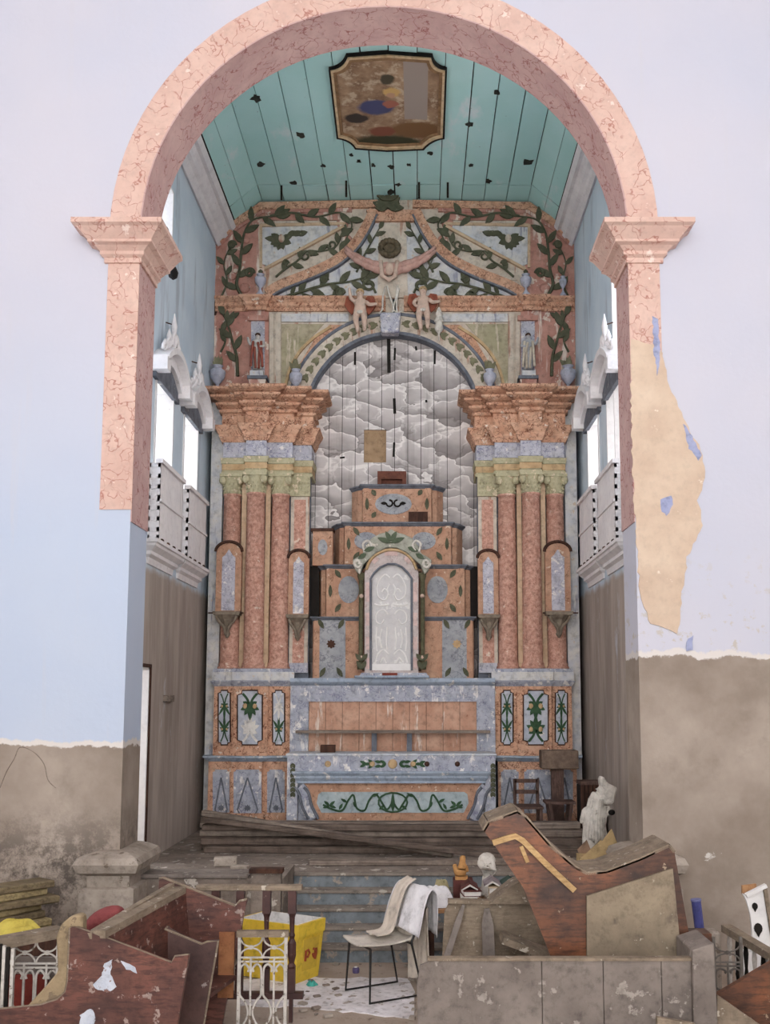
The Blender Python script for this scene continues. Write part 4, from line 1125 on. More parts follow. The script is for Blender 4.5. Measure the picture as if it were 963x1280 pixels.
for sgn in (-1, 1):
    MB().box(sgn*hw, sgn*(hw-0.14), YA, YA+0.2, ZF, za(965)).build('corner_post', MT['blue'], alt)
    m = MB()
    for y in range(954, 996, 6):
        x = 366 if sgn < 0 else mxp(366)
        leaf_px(m, x, y, 270-20, 7, 4, YA-0.02, 0.02); leaf_px(m, x, y, 270+20, 7, 4, YA-0.02, 0.02)
    m.build('leaf_pendant', MT['green'], alt)
    # raking console
    f = (lambda q: q) if sgn < 0 else mxp
    P = catmull([(f(374),984,0),(f(380),992,0),(f(384),1008,0),(f(392),1024,0)], 5); up, dn = band_pts([(p.x, p.y) for p in P], 14)
    m = MB()
    for i in range(len(up)-1): m.prism([PY(*q, YA-0.0) for q in (up[i], up[i+1], dn[i+1], dn[i])], (0, 0.2, 0))
    m.build('console', MT['blue'], alt)
    m = MB()
    for off in (-6, 6):
        m.tube([PY(p.x+off, p.y, YA-0.01) for p in P], 0.018, 6)
    m.build('console_edge', MT['slate'], alt)
def frontal(py0, py1, ox0, ox1, Y, name, mt, ex=0.03):
    MB().prism([PY(x, y, Y) for x, y in ((ox0,py0),(mxp(ox0),py0),(mxp(ox1),py1),(ox1,py1))], (0, 0.1, 0)).build(name, mt, alt)
frontal(977, 1049, 378, 404, YA+0.06, 'frontal', MT['throneorange'])
P = [(f_(x), y) for f_ in (lambda q: q,) for x, y in ((398,993),(402,990),(580.6,990),(584.6,993),(586,1004),(580,1016),(402,1016),(396,1004))]
pf = plate(alt, 'scroll_panel', P, YA+0.045, 0.02, surf('pale_duck_egg_panel', (176,192,196), (156,174,182), 6, chips=((206,200,190), 9, 0.62), bump=0.15))
m = MB()
for base, s in ((404,1),(mxp(404),-1)):
    pts = [(base, 1006),(base+s*12,1012),(base+s*24,1013),(base+s*32,1000),(base+s*38,994),(base+s*42,1010),(base+s*52,1013),(base+s*58,1000),(base+s*66,993),(base+s*74,1004),(base+s*80,1012),(base+s*87,1003)]
    m.tube(catmull([PY(x, y, YA+0.035) for x, y in pts], 5), 0.014, 5)
    for (x, y, a) in ((8,1007,40),(8,1007,-20),(8,1007,140),(8,1007,200),(20,1012,60),(42,1010,120),(62,996,30),(70,1012,40),(30,1003,150)):
        leaf_px(m, base+s*x, y, a if s > 0 else 180-a, 9, 3.6, YA+0.03, 0.015)
m2 = [PY(491.3+18*math.cos(R(a)), 1003+12*math.sin(R(a)), YA+0.033) for a in range(0, 360, 24)]
m.tube(m2, 0.013, 5, closed=True)
leaf_px(m, 491.3, 1016, 90, 26, 5, YA+0.03, 0.015)
m.build('green_scroll', MT['brightgreen'], pf)
# frieze ornaments: gold roses and green leaves
for (x, r) in ((410,4),(491,6),(517,4),(465,4)):
    o = MB().ell(PY(x, 955, YA-0.004), (r*0.0106, 0.015, r*0.0106), 10, 6).build('gold_rose', MT['gold'], alt, smooth=True)
for s in (-1, 1):
    m = MB()
    for (dx, dy, a) in ((8,0,30),(8,0,-30),(14,-2,10),(14,2,-10),(24,0,40),(24,0,-40),(28,0,0),(33,0,25),(33,0,-25)):
        leaf_px(m, 491+s*dx, 955+dy, a if s > 0 else 180-a, 9, 4, YA-0.012, 0.014)
    m.build('leaf_spray', MT['brightgreen'], alt)
for x in (534, 572): MB().ell(PY(x, 955, YA-0.002), (0.035, 0.012, 0.035), 10, 6).build('dark_boss', MT['darkwood'], alt, smooth=True)
bk = MB().box(ax(401,935,13.7), ax(419,935,13.7), 13.65, 13.78, zt_, zt_+0.1)
bk.build('wood_offcut', MT['darkwood'], label='small brown block of wood on the altar top against the planks', cat='wood block')

# ------------------------------------------------------------------ stepped throne in the niche
zt0 = zl
thr = thing('stepped_throne', 'orange and grey marbled stepped throne rising in the niche before painted clouds', 'throne', (0, 14.7, zt0))
TI = [(385.5,597.5,771,849,14.2,0.58),(402,587,706,771,14.3,0.48),(425,570,653,706,14.4,0.38),(448,545,606,653,14.5,0.28)]
for k, (p0, p1, t0, t1, Y, dep) in enumerate(TI):
    xl_, xr_ = PY(p0+4, t1, Y).x, PY(p1-4, t1, Y).x; za_, zb_ = PY(491, t1, Y).z, PY(491, t0, Y).z
    if k == 0: za_ = zt0
    else: za_ = ztop_prev
    sp = 0.16 if k else 0.0
    pl = [(xl_-sp, Y+dep), (xl_-sp*0.4, Y+0.14), (xl_, Y+0.1), (xl_+0.02, Y), (xr_-0.02, Y), (xr_, Y+0.1), (xr_+sp*0.4, Y+0.14), (xr_+sp, Y+dep)]
    tier = MB().sweep(pl, [(-0.05,za_),(0,za_),(0,zb_-0.05),(-0.05,zb_-0.05)]).build('tier', MT['throneorange'], thr)
    poly = [(a, b) for a, b in pl]
    MB().prism([(a, b, zb_-0.06) for a, b in poly], (0,0,0.03)).build('tier_lid', MT['slate'], tier)
    MB().sweep(pl, [(-0.08,zb_-0.06),(0.0,zb_-0.06),(0.02,zb_-0.045),(0.03,zb_-0.03),(0.05,zb_-0.02),(0.05,zb_),(-0.08,zb_)]).build('tier_cornice', MT['slate'], tier)
    ztop_prev = zb_
    for s in (-1, 1):
        xe = xl_ if s < 0 else xr_
        MB().box(xe-s*0.03, xe-s*0.11, Y-0.015, Y+0.02, za_, zb_-0.055).build('corner_strip', MT['throneorange'], tier)
        if k > 0: leafm = MB(); leaf_px(leafm, (p0+11 if s < 0 else p1-11), (t0+t1)/2+8, 90, 16, 5, Y-0.025, 0.01); leafm.build('leaf_drop', MT['green'], tier)
    if k == 0:
        for (a, b) in ((396,432),(553,590)):
            MB().prism([PY(x, y, Y-0.012) for x, y in rect(a, 774, b, 848)], (0,0.014,0)).build('marble_panel', MT['greymarble'], tier)
            m = MB(); xm = (a+b)/2
            for ang in range(0, 360, 45): leaf_px(m, xm, 805, ang, 6, 3.5, Y-0.02, 0.008)
            m.build('star_flower', MT['darkwood'] if a < 450 else MT['gold'], tier)
            for (x, y, ang) in ((a+2,774,-60),(b-2,774,240),(a+4,846,60),(b-4,846,120)): m = MB(); leaf_px(m, x, y, ang, 14, 6, Y-0.022, 0.01); m.build('corner_leaf', MT['green'], tier)
    else:
        ovs = {1: [(436,737,13,17),(547,737,13,17)], 2: [(458,676,15,11),(530,676,15,11)], 3: [(492,630,23,13)]}[k]
        for (cx_, cy_, rx, ry) in ovs:
            q = [PY(cx_+rx*math.cos(R(a)), cy_+ry*math.sin(R(a)), Y-0.012) for a in range(0, 360, 20)]
            MB().prism(q, (0, 0.014, 0)).build('marble_oval', MT['greymarble'], tier)
        for (x, y, ang) in ((p0+17,t0+6,-55),(p1-17,t0+6,235),(p0+17,t1-6,55),(p1-17,t1-6,125)): m = MB(); leaf_px(m, x, y, ang, 13 if k < 3 else 9, 6, Y-0.02, 0.01); m.build('corner_leaf', MT['green'], tier)
        if k == 3:
            m = MB()
            for s in (-1, 1):
                m.tube([PY(492+s*(5+4*math.cos(R(a))), 629+4*math.sin(R(a)), Y-0.02) for a in range(0, 300, 30)], 0.014, 5)
                leaf_px(m, 492+s*8, 629, 90-s*90, 8, 4, Y-0.02, 0.01)
            m.build('scroll_pair', MT['dark'], tier)
for s in (-1, 1):
    for (pa, pb4) in (((388,399),) if s < 0 else ((588,597),)):
        MB().prism([PY(x, y, 14.46) for x, y in rect(pa, 708, pb4, 770)], (0, 0.03, 0)).build('side_gap_shade', MT['dark'], thr)  # dark sheet painting the shade of the open gap beside the tier
b3 = MB(); Y = 14.56
x0, x1 = PY(472, 600, Y).x, PY(508, 600, Y).x; z0_ = ztop_prev
b3.box(x0, x1, Y, Y+0.2, z0_+0.1, z0_+0.22).box(x0, x0+0.06, Y, Y+0.2, z0_, z0_+0.1).box(x1-0.06, x1, Y, Y+0.2, z0_, z0_+0.1).box(x0+0.06, x1-0.06, Y+0.08, Y+0.2, z0_, z0_+0.1)
b3.build('wooden_stand', surf('reddish_brown_wood', (124,70,52), (98,56,44), 6, bump=0.3), label='small reddish brown wooden stand on the top of the stepped throne', cat='stand')
Y = 14.352; zq = PY(520, 653, 14.4).z
MB().box(PY(511,640,Y).x, PY(535,640,Y).x, Y, Y+0.112, zq, zq+0.15).build('wooden_block', MT['darkwood'], label='dark wooden block on the third tier of the stepped throne', cat='wood block')
# spare gradine box at the side of the throne
zq = PY(400, 706, 14.3).z; Y = 14.36
bx = thing('gradine_box', 'small orange painted box with grey oval at the side of the stepped throne', 'box', (PY(408,690,Y).x, Y+0.15, zq))
x0, x1 = PY(391, 690, Y).x, PY(416, 690, Y).x; zz1_ = PY(408, 664, Y).z
MB().box(x0, x1, Y, Y+0.2, zq, zz1_).build('body', MT['throneorange'], bx)
MB().box(x0-0.03, x1+0.015, Y-0.03, Y+0.2, zz1_, zz1_+0.04).build('lid', MT['darkwood'], bx)
MB().prism([PY(403.5+6*math.cos(R(a)), 684+10*math.sin(R(a)), Y-0.01) for a in range(0, 360, 30)], (0,0.014,0)).build('marble_oval', MT['greymarble'], bx)

# ------------------------------------------------------------------ tabernacle with white door
YT = 14.0
tab = thing('tabernacle', 'carved arched tabernacle with white embroidered door standing on the altar ledge', 'tabernacle', (0, YT+0.1, zt0))
def tp(pts): return [PY(x, y, YT) for x, y in pts]
inner = [(463.6,838),(463.6,723),(468,716),(475.5,709),(485,705),(494.6,705),(503,709),(510,716),(515,723),(515,838)]
outer = [(456,846),(456,716),(460,706),(470,695),(483,688.5),(496,688.5),(509,695),(519,706),(523.3,716),(523.3,846)]
m = MB()
for i in range(len(inner)-1):
    m.prism(tp([inner[i], inner[i+1], outer[i+1], outer[i]]), (0, 0.148, 0))
m.prism(tp([(456,846),(523.3,846),(515,838),(463.6,838)]), (0, 0.148, 0))
m.build('door_surround', surf('pale_rose_surround', (206,194,190), (188,172,168), 8, vein=((168,140,136), 9, 0.05), bump=0.2), tab)
rosep = surf('rose_marbled_block', (222,192,184), (206,172,166), 8)
for s in (0, 1):
    for (y0, y1) in ((728,752),(766,782),(796,812),(822,836)):
        a, b = (457.5, 462) if not s else (516.8, 521.8)
        plate(tab, 'rose_block', rect(a, y0, b, y1), YT-0.01, 0.02, rosep)
for (a, b) in (((466,703),(472,697)),((481,691.5),(497,691.5)),((507,697),(513,703))):
    mm = band(MB(), [a, b], 6, YT-0.01, 0.02, smooth=0); mm.build('rose_block', rosep, tab)
m = MB().tube([PY(x, y, YT-0.005) for x, y in inner], 0.016, 6)
m.build('inner_bead', MT['slate'], tab)
veil = surf('white_gauze_door', (206,203,202), (194,192,194), 9, chips=((222,220,218), 7, 0.58), rough=0.6, grime=0.12)
embr = surf('white_embroidery', (234,232,228), (226,224,222), 9, grime=0.05)
m = MB()
for s in (-1, 1):
    for ln in ([(2,722),(8,718),(14,724),(18,734),(16,746),(8,750),(4,742),(8,736),(12,740)], [(2,730),(5,736),(3,744)], [(4,768),(10,762),(18,766),(19,776),(13,780),(9,774)], [(3,756),(14,757),(21,755)],
               [(5,784),(6,800),(5,812)], [(12,786),(14,798),(12,810)], [(18,784),(19,800),(18,814)], [(3,818),(10,812),(17,818),(20,828)], [(6,829),(10,822),(14,828)]):
        m.tube(catmull([PY(489.3+s*x, y, YT+0.047) for x, y in ln], 4), 0.011, 5)
m.build('embroidery', embr, tab)
MB().prism([PY(x, y, YT+0.05) for x, y in inner], (0, 0.02, 0)).build('white_door', veil, tab)
MB().prism([PY(x, y, YT+0.03) for x, y in rect(464,830,515,838)], (0, 0.03, 0)).build('door_sill', MT['white'], tab)
crest = [(441,700),(447,696),(453,693),(457,682),(464,673),(475,667),(484,665),(489,661),(495,665),(506,668),(516,673),(523,682),(527,692),(533,695),(540,700),(536,712),(531,718),(526,706),(519,700),(509,691),(496,684.5),(483,684.5),(470,691),(460,700),(454,706),(450,718),(444,712)]
MT['crest'] = surf('carved_crest_paint', (176,176,160), (150,152,136), 10, chips=((214,206,192), 10, 0.6), bump=0.4)
MB().prism([PY(x, y, YT-0.06) for x, y in crest], (0, 0.2, 0)).build('crest', MT['crest'], tab, bevel=0.01)
m = MB()
for (x, y, a, l) in ((489,676,60,14),(489,676,120,14),(489,678,20,18),(489,678,160,18),(510,684,-20,14),(468,684,200,14),(520,692,-30,12),(458,692,210,12)):
    leaf_px(m, x, y, a, l, 6, YT-0.085, 0.03)
m.build('crest_leaf', surf('faded_green_crest_leaf', (96,110,84), (78,94,70), 9), tab)
for s in (-1, 1):
    cx_ = 490+s*43; m = MB()
    m.tube([PY(cx_+5*math.cos(R(a))*(1-a/700), 704+6*math.sin(R(a))*(1-a/700), YT-0.07) for a in range(0, 420, 30)], 0.02, 6)
    m.build('crest_volute', MT['plasterwhite'], tab); m = MB()
    m.tube(catmull([PY(490+s*x, y, YT-0.07) for x, y in ((34,690),(36,680),(30,676),(26,682),(30,688))], 4), 0.018, 6)
    m.build('crest_scroll', MT['plasterwhite'], tab)
m = MB().tube(catmull([PY(x, y, YT-0.02) for x, y in ((458,712),(464,699),(476,690),(490,687),(504,690),(515,699),(521,712))], 4), 0.022, 6)
m.build('gold_bead', MT['gold'], tab)
for s in (-1, 1):
    x = PY(490+s*38.5, 780, YT+0.03).x
    c1 = MB().lathe([(0.05,zt0+0.12),(0.05,zt0+0.16),(0.03,zt0+0.2),(0.034,zY(720,YT)-0.06),(0.055,zY(720,YT)),(0.055,zY(716,YT))], (x, YT+0.02, 0), 10).build('side_column', surf('green_brown_colonnette_%d' % s, (104,98,70), (76,76,52), 12, chips=((196,180,150), 12, 0.64)), tab, smooth=True)
    x2 = PY(490+s*35, 780, YT+0.05).x
    MB().box(x2-0.02, x2+0.02, YT+0.02, YT+0.14, zt0+0.1, zY(714,YT)).build('side_strip', MT['darkwood'], tab)
    for y in (745, 822): MB().ell(PY(490+s*38, y, YT-0.03), (0.03,0.03,0.03), 8, 6).build('rose', MT['flesh'], tab, smooth=True)
    m = MB()
    for (dy, a) in ((836,60),(836,120),(826,50),(826,130)): leaf_px(m, 490+s*38, dy, a, 12, 6, YT-0.05, 0.02)
    m.build('foot_leaf', MT['green'], tab)
MB().prism([PY(x, y, YT-0.06) for x, y in ((452,841),(533,841),(537,847),(448,847))], (0, 0.255, 0)).build('base_block', MT['blue'], tab)
MB().box(PY(443,850,YT-0.1).x, PY(537,850,YT-0.1).x, YT-0.1, YT+0.198, zt0, zt0+0.035).build('base_slab', MT['bluepaint'], tab, bevel=0.01)
MB().prism([PY(x, y, YT-0.07) for x, y in rect(478,841,497,848)], (0, 0.02, 0)).build('red_plate', surf('red_plate', (150,66,50), (128,54,42), 8), tab)
zbb = PY(490, 849, YT-0.06).z
MB().box(PY(450,845,YT).x, PY(530,845,YT).x, YT-0.04, YT+0.195, zt0+0.03, zbb+0.02).build('base_core', MT['slate'], tab)

# ------------------------------------------------------------------ urns on the cornices
MT['urn'] = surf('lavender_white_urn', (188,190,206), (168,170,190), 12, chips=((214,210,206), 14, 0.62), bump=0.2)
zk = z(488)+0.0
def urn(px, Y, zbase, h, r, plant, label, group):
    x = PY(px, 470, Y).x
    t = thing('urn', label, 'urn', (x, Y, zbase), group)
    MB().lathe([(r*0.85,zbase),(r*0.85,zbase+h*0.06),(r*0.45,zbase+h*0.16),(r*0.2,zbase+h*0.3),(r*0.22,zbase+h*0.38),(r*0.5,zbase+h*0.46),(r*0.9,zbase+h*0.6),(r*1.05,zbase+h*0.76),(r*0.98,zbase+h*0.84),(r*0.7,zbase+h*0.88),(r*0.5,zbase+h*0.94),(r*0.75,zbase+h)], (x, Y, 0), 14).build('vase', MT['urn'], t, smooth=True)
    if plant:
        m = MB()
        for k in range(16):
            a = random.uniform(0, 2*math.pi); tl = random.uniform(0.15, 0.75); l = random.uniform(0.12, 0.22)
            d = Vector((math.cos(a)*math.sin(tl), math.sin(a)*math.sin(tl)*0.6, math.cos(tl)))
            p0 = Vector((x, Y, zbase+h*0.94)); sd = d.cross(Vector((0,1,0))).normalized()*0.035
            q = [p0-sd*0.3, p0+d*l*0.5-sd, p0+d*l, p0+d*l*0.5+sd, p0+sd*0.3]
            m.prism(q, (0, 0.01, 0))
        m.build('foliage', MT['garland'], t)
    else:
        MB().lathe([(r*0.5,zbase+h),(r*0.3,zbase+h*1.06),(r*0.45,zbase+h*1.14),(0.01,zbase+h*1.24)], (x, Y, 0), 10).build('flame', MT['green'], t, smooth=True)
yu = YC + 0.22
for s_, who in ((0, 'red-cloaked saint'), (1, 'grey-robed saint')):
    fx_ = mxp if s_ else (lambda q: q)
    urn(fx_(272), yu, zk, 0.46, 0.115, True, 'leafy lavender urn between the chancel wall and the %s' % who, 'urns on the column cornices')
    urn(fx_(370), yu+0.05, zk, 0.42, 0.095, True, 'leafy lavender urn between the niche arch and the %s' % who, 'urns on the column cornices')
    urn(fx_(323.5), YB-0.12, zc2, 0.34, 0.085, False, 'small grey urn at the pediment foot directly above the %s' % who, 'urns on the mid cornice')
urn(706, YB-0.135, zc2, 0.30, 0.056, False, 'small grey urn at the end of the mid cornice against the chancel wall', None)

# ------------------------------------------------------------------ statuettes, cherubs
def place_fig(V, base, h, flip=1, yaw=0):
    out = []
    for x, y, zz_, r in V:
        rr = tuple(q*h for q in r) if isinstance(r, tuple) else r*h
        out.append((base[0]+flip*(x*math.cos(yaw)-y*math.sin(yaw))*h, base[1]+(x*math.sin(yaw)+y*math.cos(yaw))*h, base[2]+zz_*h, rr))
    return out
# robed saint (unit height)
saintV = [(0,0,0.52,0.105),(0,0,0.34,0.12),(0.01,0,0.14,0.135),(0.01,0,0.02,0.145),(0,0,0.66,0.11),(0,0,0.76,0.095),(0,0,0.83,0.045),(0,-0.01,0.89,0.062),(0,-0.015,0.955,0.06),
          (0.11,-0.01,0.765,0.05),(0.17,-0.05,0.65,0.045),(0.12,-0.13,0.60,0.034),(0.07,-0.16,0.61,0.03),
          (-0.11,-0.01,0.765,0.05),(-0.18,-0.05,0.68,0.044),(-0.22,-0.10,0.79,0.032),(-0.24,-0.11,0.86,0.026)]
saintE = [(0,1),(1,2),(2,3),(0,4),(4,5),(5,6),(6,7),(7,8),(5,9),(9,10),(10,11),(11,12),(5,13),(13,14),(14,15),(15,16)]
def face(par, c, r, mat_hair, mat_skin, hair=True, meye=None):
    n = MB().ell(c+Vector((0,-r*0.95,-r*0.1)), (r*0.16, r*0.2, r*0.26), 6, 5)
    n.build('nose', mat_skin, par, smooth=True)
    for s in (-1, 1): MB().ell(c+Vector((s*r*0.36,-r*0.86,r*0.12)), (r*0.13, r*0.1, r*0.08), 6, 5).build('eye', meye or MT['dark'], par, smooth=True)
    MB().ell(c+Vector((0,-r*0.84,-r*0.45)), (r*0.28, r*0.1, r*0.07), 6, 5).build('mouth', meye or MT['pink'], par, smooth=True)
    if hair: MB().ell(c+Vector((0,r*0.2,r*0.3)), (r*1.08, r*1.02, r*0.95), 10, 7).build('hair', mat_hair, par, smooth=True)
for sgn, lab, mrobe, mcl in ((0, 'small saint statuette with red cloak and raised arm in a retable recess', surf('cream_robe', (206,200,192), (180,176,174), 12), surf('red_cloak', (170,84,66), (146,70,56), 10)),
                             (1, 'small saint statuette in pale grey robe with cream sash in a retable recess', surf('grey_blue_robe', (180,182,186), (156,158,166), 12), surf('cream_sash', (214,200,178), (196,180,158), 10))):
    px = 321.5 if not sgn else mxp(321.5); Y = YB-0.16
    b = PY(px, 470, Y); b.z = PY(px, 469, YB-0.25).z
    h = 0.60; t = thing('saint_statuette', lab, 'statue', b)
    MB().box(b.x-0.1, b.x+0.1, Y-0.06, Y+0.08, b.z, b.z+0.085).build('socle', MT['palefield'], t)
    b2 = b + Vector((0,0,0.085))
    fl = 1 if not sgn else -1
    skin('body', place_fig(saintV, b2, h, fl), saintE, mrobe, t, 2)
    c = Vector((b2.x, b2.y-0.013*h, b2.z+0.925*h)); face(t, c, 0.066*h, MT['darkwood'], MT['flesh'])
    # cloak folds
    m = MB()
    for q in ((-0.1,0.75,-0.14,0.1),(0.1,0.75,0.15,0.08),(0.02,0.72,0.1,0.4),(-0.06,0.6,-0.02,0.05),(0.06,0.5,0.06,0.04)):
        m.tube(catmull([b2+Vector((q[0]*fl*h,-0.09*h,q[1]*h)), b2+Vector(((q[0]+q[2])/2*fl*h,-0.135*h,(q[1]+q[3])/2*h)), b2+Vector((q[2]*fl*h,-0.13*h,q[3]*h))], 4), 0.032*h, 6)
    m.build('cloak', mcl, t, smooth=True)
cherV = [(0,0,0.50,0.105),(0,-0.015,0.60,0.11),(0,-0.01,0.70,0.10),(0,0,0.765,0.05),(0,-0.01,0.84,0.085),(0,-0.015,0.93,0.08),
         (0.075,0,0.44,0.085),(0.10,-0.06,0.28,0.066),(0.10,-0.02,0.12,0.05),(0.10,-0.06,0.02,0.035),
         (-0.075,0,0.44,0.085),(-0.09,-0.05,0.27,0.066),(-0.05,0.0,0.10,0.05),(-0.05,-0.04,0.0,0.035),
         (0.12,0,0.70,0.05),(0.20,-0.06,0.60,0.045),(0.32,-0.10,0.60,0.034),(0.38,-0.12,0.60,0.03),
         (-0.12,0,0.70,0.05),(-0.20,-0.04,0.76,0.045),(-0.22,-0.08,0.90,0.034),(-0.22,-0.10,0.97,0.03)]
cherE = [(0,1),(1,2),(2,3),(3,4),(4,5),(0,6),(6,7),(7,8),(8,9),(0,10),(10,11),(11,12),(12,13),(2,14),(14,15),(15,16),(16,17),(2,18),(18,19),(19,20),(20,21)]
for (px, py0, py1, fl, lab) in ((450,416,360,1,'plaster cherub with red wings and one arm raised above the arch of the niche'),(529,413,357,1,'plaster cherub with red wings reaching towards a hanging lantern above the arch of the niche')):
    Y = YB-0.234; b = PY(px, py0, Y); h = PY(px, py1, Y).z - b.z
    t = thing('cherub', lab, 'cherub', b)
    V = list(cherV)
    if px > 500:
        V[18:22] = [(-0.12,0,0.70,0.05),(-0.2,-0.06,0.6,0.045),(-0.16,-0.12,0.50,0.034),(-0.10,-0.14,0.48,0.03)]
    skin('body', place_fig(V, b, h, fl), cherE, MT['flesh'], t, 2)
    face(t, b+Vector((0,-0.012*h,0.885*h)), 0.085*h, MT['gold'], MT['flesh'])
    for s in (-1, 1):
        q = [(0.05,0.70),(0.16,0.86),(0.30,0.84),(0.34,0.66),(0.26,0.52),(0.18,0.44),(0.10,0.55)]
        MB().prism([b+Vector((s*a*h, 0.08*h, c_*h)) for a, c_ in q], (0, 0.05*h, 0)).build('wing', surf('red_wing_%d_%d' % (px, s), (166,84,58), (140,66,48), 12), t)
    MB().tube([b+Vector((-0.1*h,0.0,0.46*h)), b+Vector((0,-0.11*h,0.42*h)), b+Vector((0.1*h,0,0.47*h))], 0.04*h, 6).build('loincloth', MT['plasterwhite'], t, smooth=True)
# lantern the cherub reaches for
Y = YB-0.22; b = PY(549, 426, Y); ztop = PY(549, 384, Y).z
t = thing('hanging_lantern', 'pale lantern hanging beside a cherub over the niche arch', 'lantern', b)
m = MB().lathe([(0.008,b.z),(0.012,b.z+0.12),(0.05,b.z+0.15),(0.065,b.z+0.19),(0.05,b.z+0.28),(0.075,b.z+0.3),(0.04,b.z+0.38),(0.055,b.z+0.42),(0.01,ztop)], (b.x, b.y, 0), 8)
m.build('lantern_body', MT['plasterwhite'], t, smooth=False)
MB().tube([(b.x, b.y, ztop), (b.x, b.y+0.02, ztop+0.1), (b.x, YB-0.138, ztop+0.16)], 0.006, 4).build('lantern_cord', MT['darkwood'], t)

# ------------------------------------------------------------------ wooden steps up to the chancel
MT['stepblue'] = surf('worn_blue_grey_step', (132,142,150), (106,114,120), 4, chips=((158,146,134), 6, 0.58), streak=((96,92,88), 6, 0.6, 1.0), bump=0.3)
MT['tread'] = surf('dusty_tread', (146,134,122), (120,108,98), 4, chips=((176,166,152), 8, 0.6), bump=0.35)
st = thing('wooden_steps', 'flight of worn blue-grey wooden steps rising to the chancel floor', 'steps', ((xs0+xs1)/2, 10.5, 0))
NS = 5
for i in range(NS):
    y0 = 10.1 + 0.2*i; z0_ = ZF*i/NS; z1_ = ZF*(i+1)/NS
    MB().box(xs0+0.005, xs1-0.005, y0+0.02, y0+0.05 if i < NS-1 else 11.0, z0_, z1_-0.03).build('riser', MT['stepblue'], st)
    MB().box(xs0+0.005, xs1-0.005, y0, y0+0.25 if i < NS-1 else 11.0, z1_-0.03, z1_).build('tread', MT['tread'], st, bevel=0.006)
# rubble on the masonry beside the steps
def brick_at(px, py, zb, dx, dy, dz, rz, label, cat, mt, name):
    p = PZ(px, py, zb); m = MB().box(-dx/2, dx/2, -dy/2, dy/2, 0, dz)
    m.xf(Matrix.Translation(p) @ Matrix.Rotation(rz, 4, 'Z')); return m.build(name, mt, bevel=0.006, label=label, cat=cat)
brick_at(282, 1082, ZF+0.08, 0.24, 0.12, 0.09, 0.15, 'pale loose brick on the masonry beside the steps', 'brick', MT['stone'], 'loose_brick')
brick_at(300, 1088, ZF+0.08, 0.18, 0.1, 0.05, -0.2, 'flat broken tile beside the pale loose brick', 'tile', MT['stone'], 'broken_tile')
pr = thing('masonry_pier', 'low plastered pier with a brown board lid at the end of the steps', 'pier', PY(331, 1190, 10.05))
xa, xb_ = PY(313, 1110, 9.95).x, PY(350, 1110, 9.95).x
zt1 = PY(330, 1087, 9.95).z
MB().box(xa, xb_, 10.0, 10.11, 0, zt1-0.04).build('pier_body', MT['oldmasonry'], pr)
MB().box(xa-0.02, xb_+0.02, 9.97, 10.11, zt1-0.04, zt1).build('board_lid', MT['darkwood'], pr)

# ------------------------------------------------------------------ long planks dumped before the altar
MT['plankdark'] = surf('dark_weathered_plank', (124,106,94), (98,82,72), 4, grain=(10, (0.15,1,6), (70,58,50)), bump=0.4)
for (pa, Ya, pb2, Yb_, zc_, dz_, wd, th, mt, lab) in (
    (258,12.42,716,12.30,ZF+0.04,0,0.24,0.075,'plankdark','dark plank on the floor at the front of the pile before the altar'),
    (256,12.72,700,12.66,ZF+0.04,0,0.26,0.075,'plank','long plank lying on the floor in the middle of the altar pile'),
    (262,13.0,672,12.96,ZF+0.04,0,0.24,0.075,'plank','long plank on the floor right against the altar front'),
    (254,12.56,738,12.46,ZF+0.12,0,0.26,0.08,'plankdark','dark plank laid across the second layer of the altar pile'),
    (260,12.88,640,12.80,ZF+0.12,0,0.24,0.08,'plank','shorter plank of the second layer close to the altar front'),
    (252,12.7,735,12.62,ZF+0.20,0,0.24,0.075,'plank','topmost broad plank along the altar pile'),
    (256,12.95,600,12.92,ZF+0.20,0,0.18,0.07,'plankdark','narrow dark plank on top of the pile against the altar'),
    (252,12.82,725,12.74,ZF+0.28,0,0.22,0.075,'plank','uppermost pale plank along the back of the altar pile'),
    (254,12.6,620,12.52,ZF+0.275,0,0.16,0.07,'plankdark','dark narrow board on the crest of the altar pile'),
    (253,12.70,566,11.97,ZF+0.435,-0.397,0.10,0.07,'plank','slanting beam leaning along the front of the altar pile'),
    (252,12.54,640,11.72,ZF+0.375,-0.343,0.1,0.06,'plankdark','second slanting beam in front of the pile, dark and narrow'),
    (388,11.46,700,11.48,ZF+0.03,0,0.2,0.055,'plank','flat wide board lying alone on the floor before the altar pile'),
    (664,12.02,736,12.02,ZF+0.06,0,0.16,0.12,'plankdark','short thick beam end by the broken statue')):
    p0, p1 = PY(pa, 1040, Ya), PY(pb2, 1040, Yb_); p0.z = zc_; p1.z = zc_+dz_
    p0.x = max(p0.x, -W+0.06)
    MB().beam(p0, p1, wd, th).build('long_plank', MT[mt], bevel=0.008, label=lab, cat='plank', group='planks before the altar')

# ------------------------------------------------------------------ pale slab, whiter than the floor around it, in front of the steps
sl = [(300,1226),(360,1220),(420,1222),(512,1222),(520,1240),(516,1272),(470,1268),(420,1262),(380,1258),(300,1256)]
MB().prism([PZ(x, y, 0.01) for x, y in ragged(sl, 1.5, 10)], (0,0,-0.03)).build('floor_slab', surf('near_white_slab', (236,232,236), (206,198,198), 3, chips=((170,156,146), 7, 0.6), bump=0.4), label='pale slab on the floor in front of the steps', cat='slab')

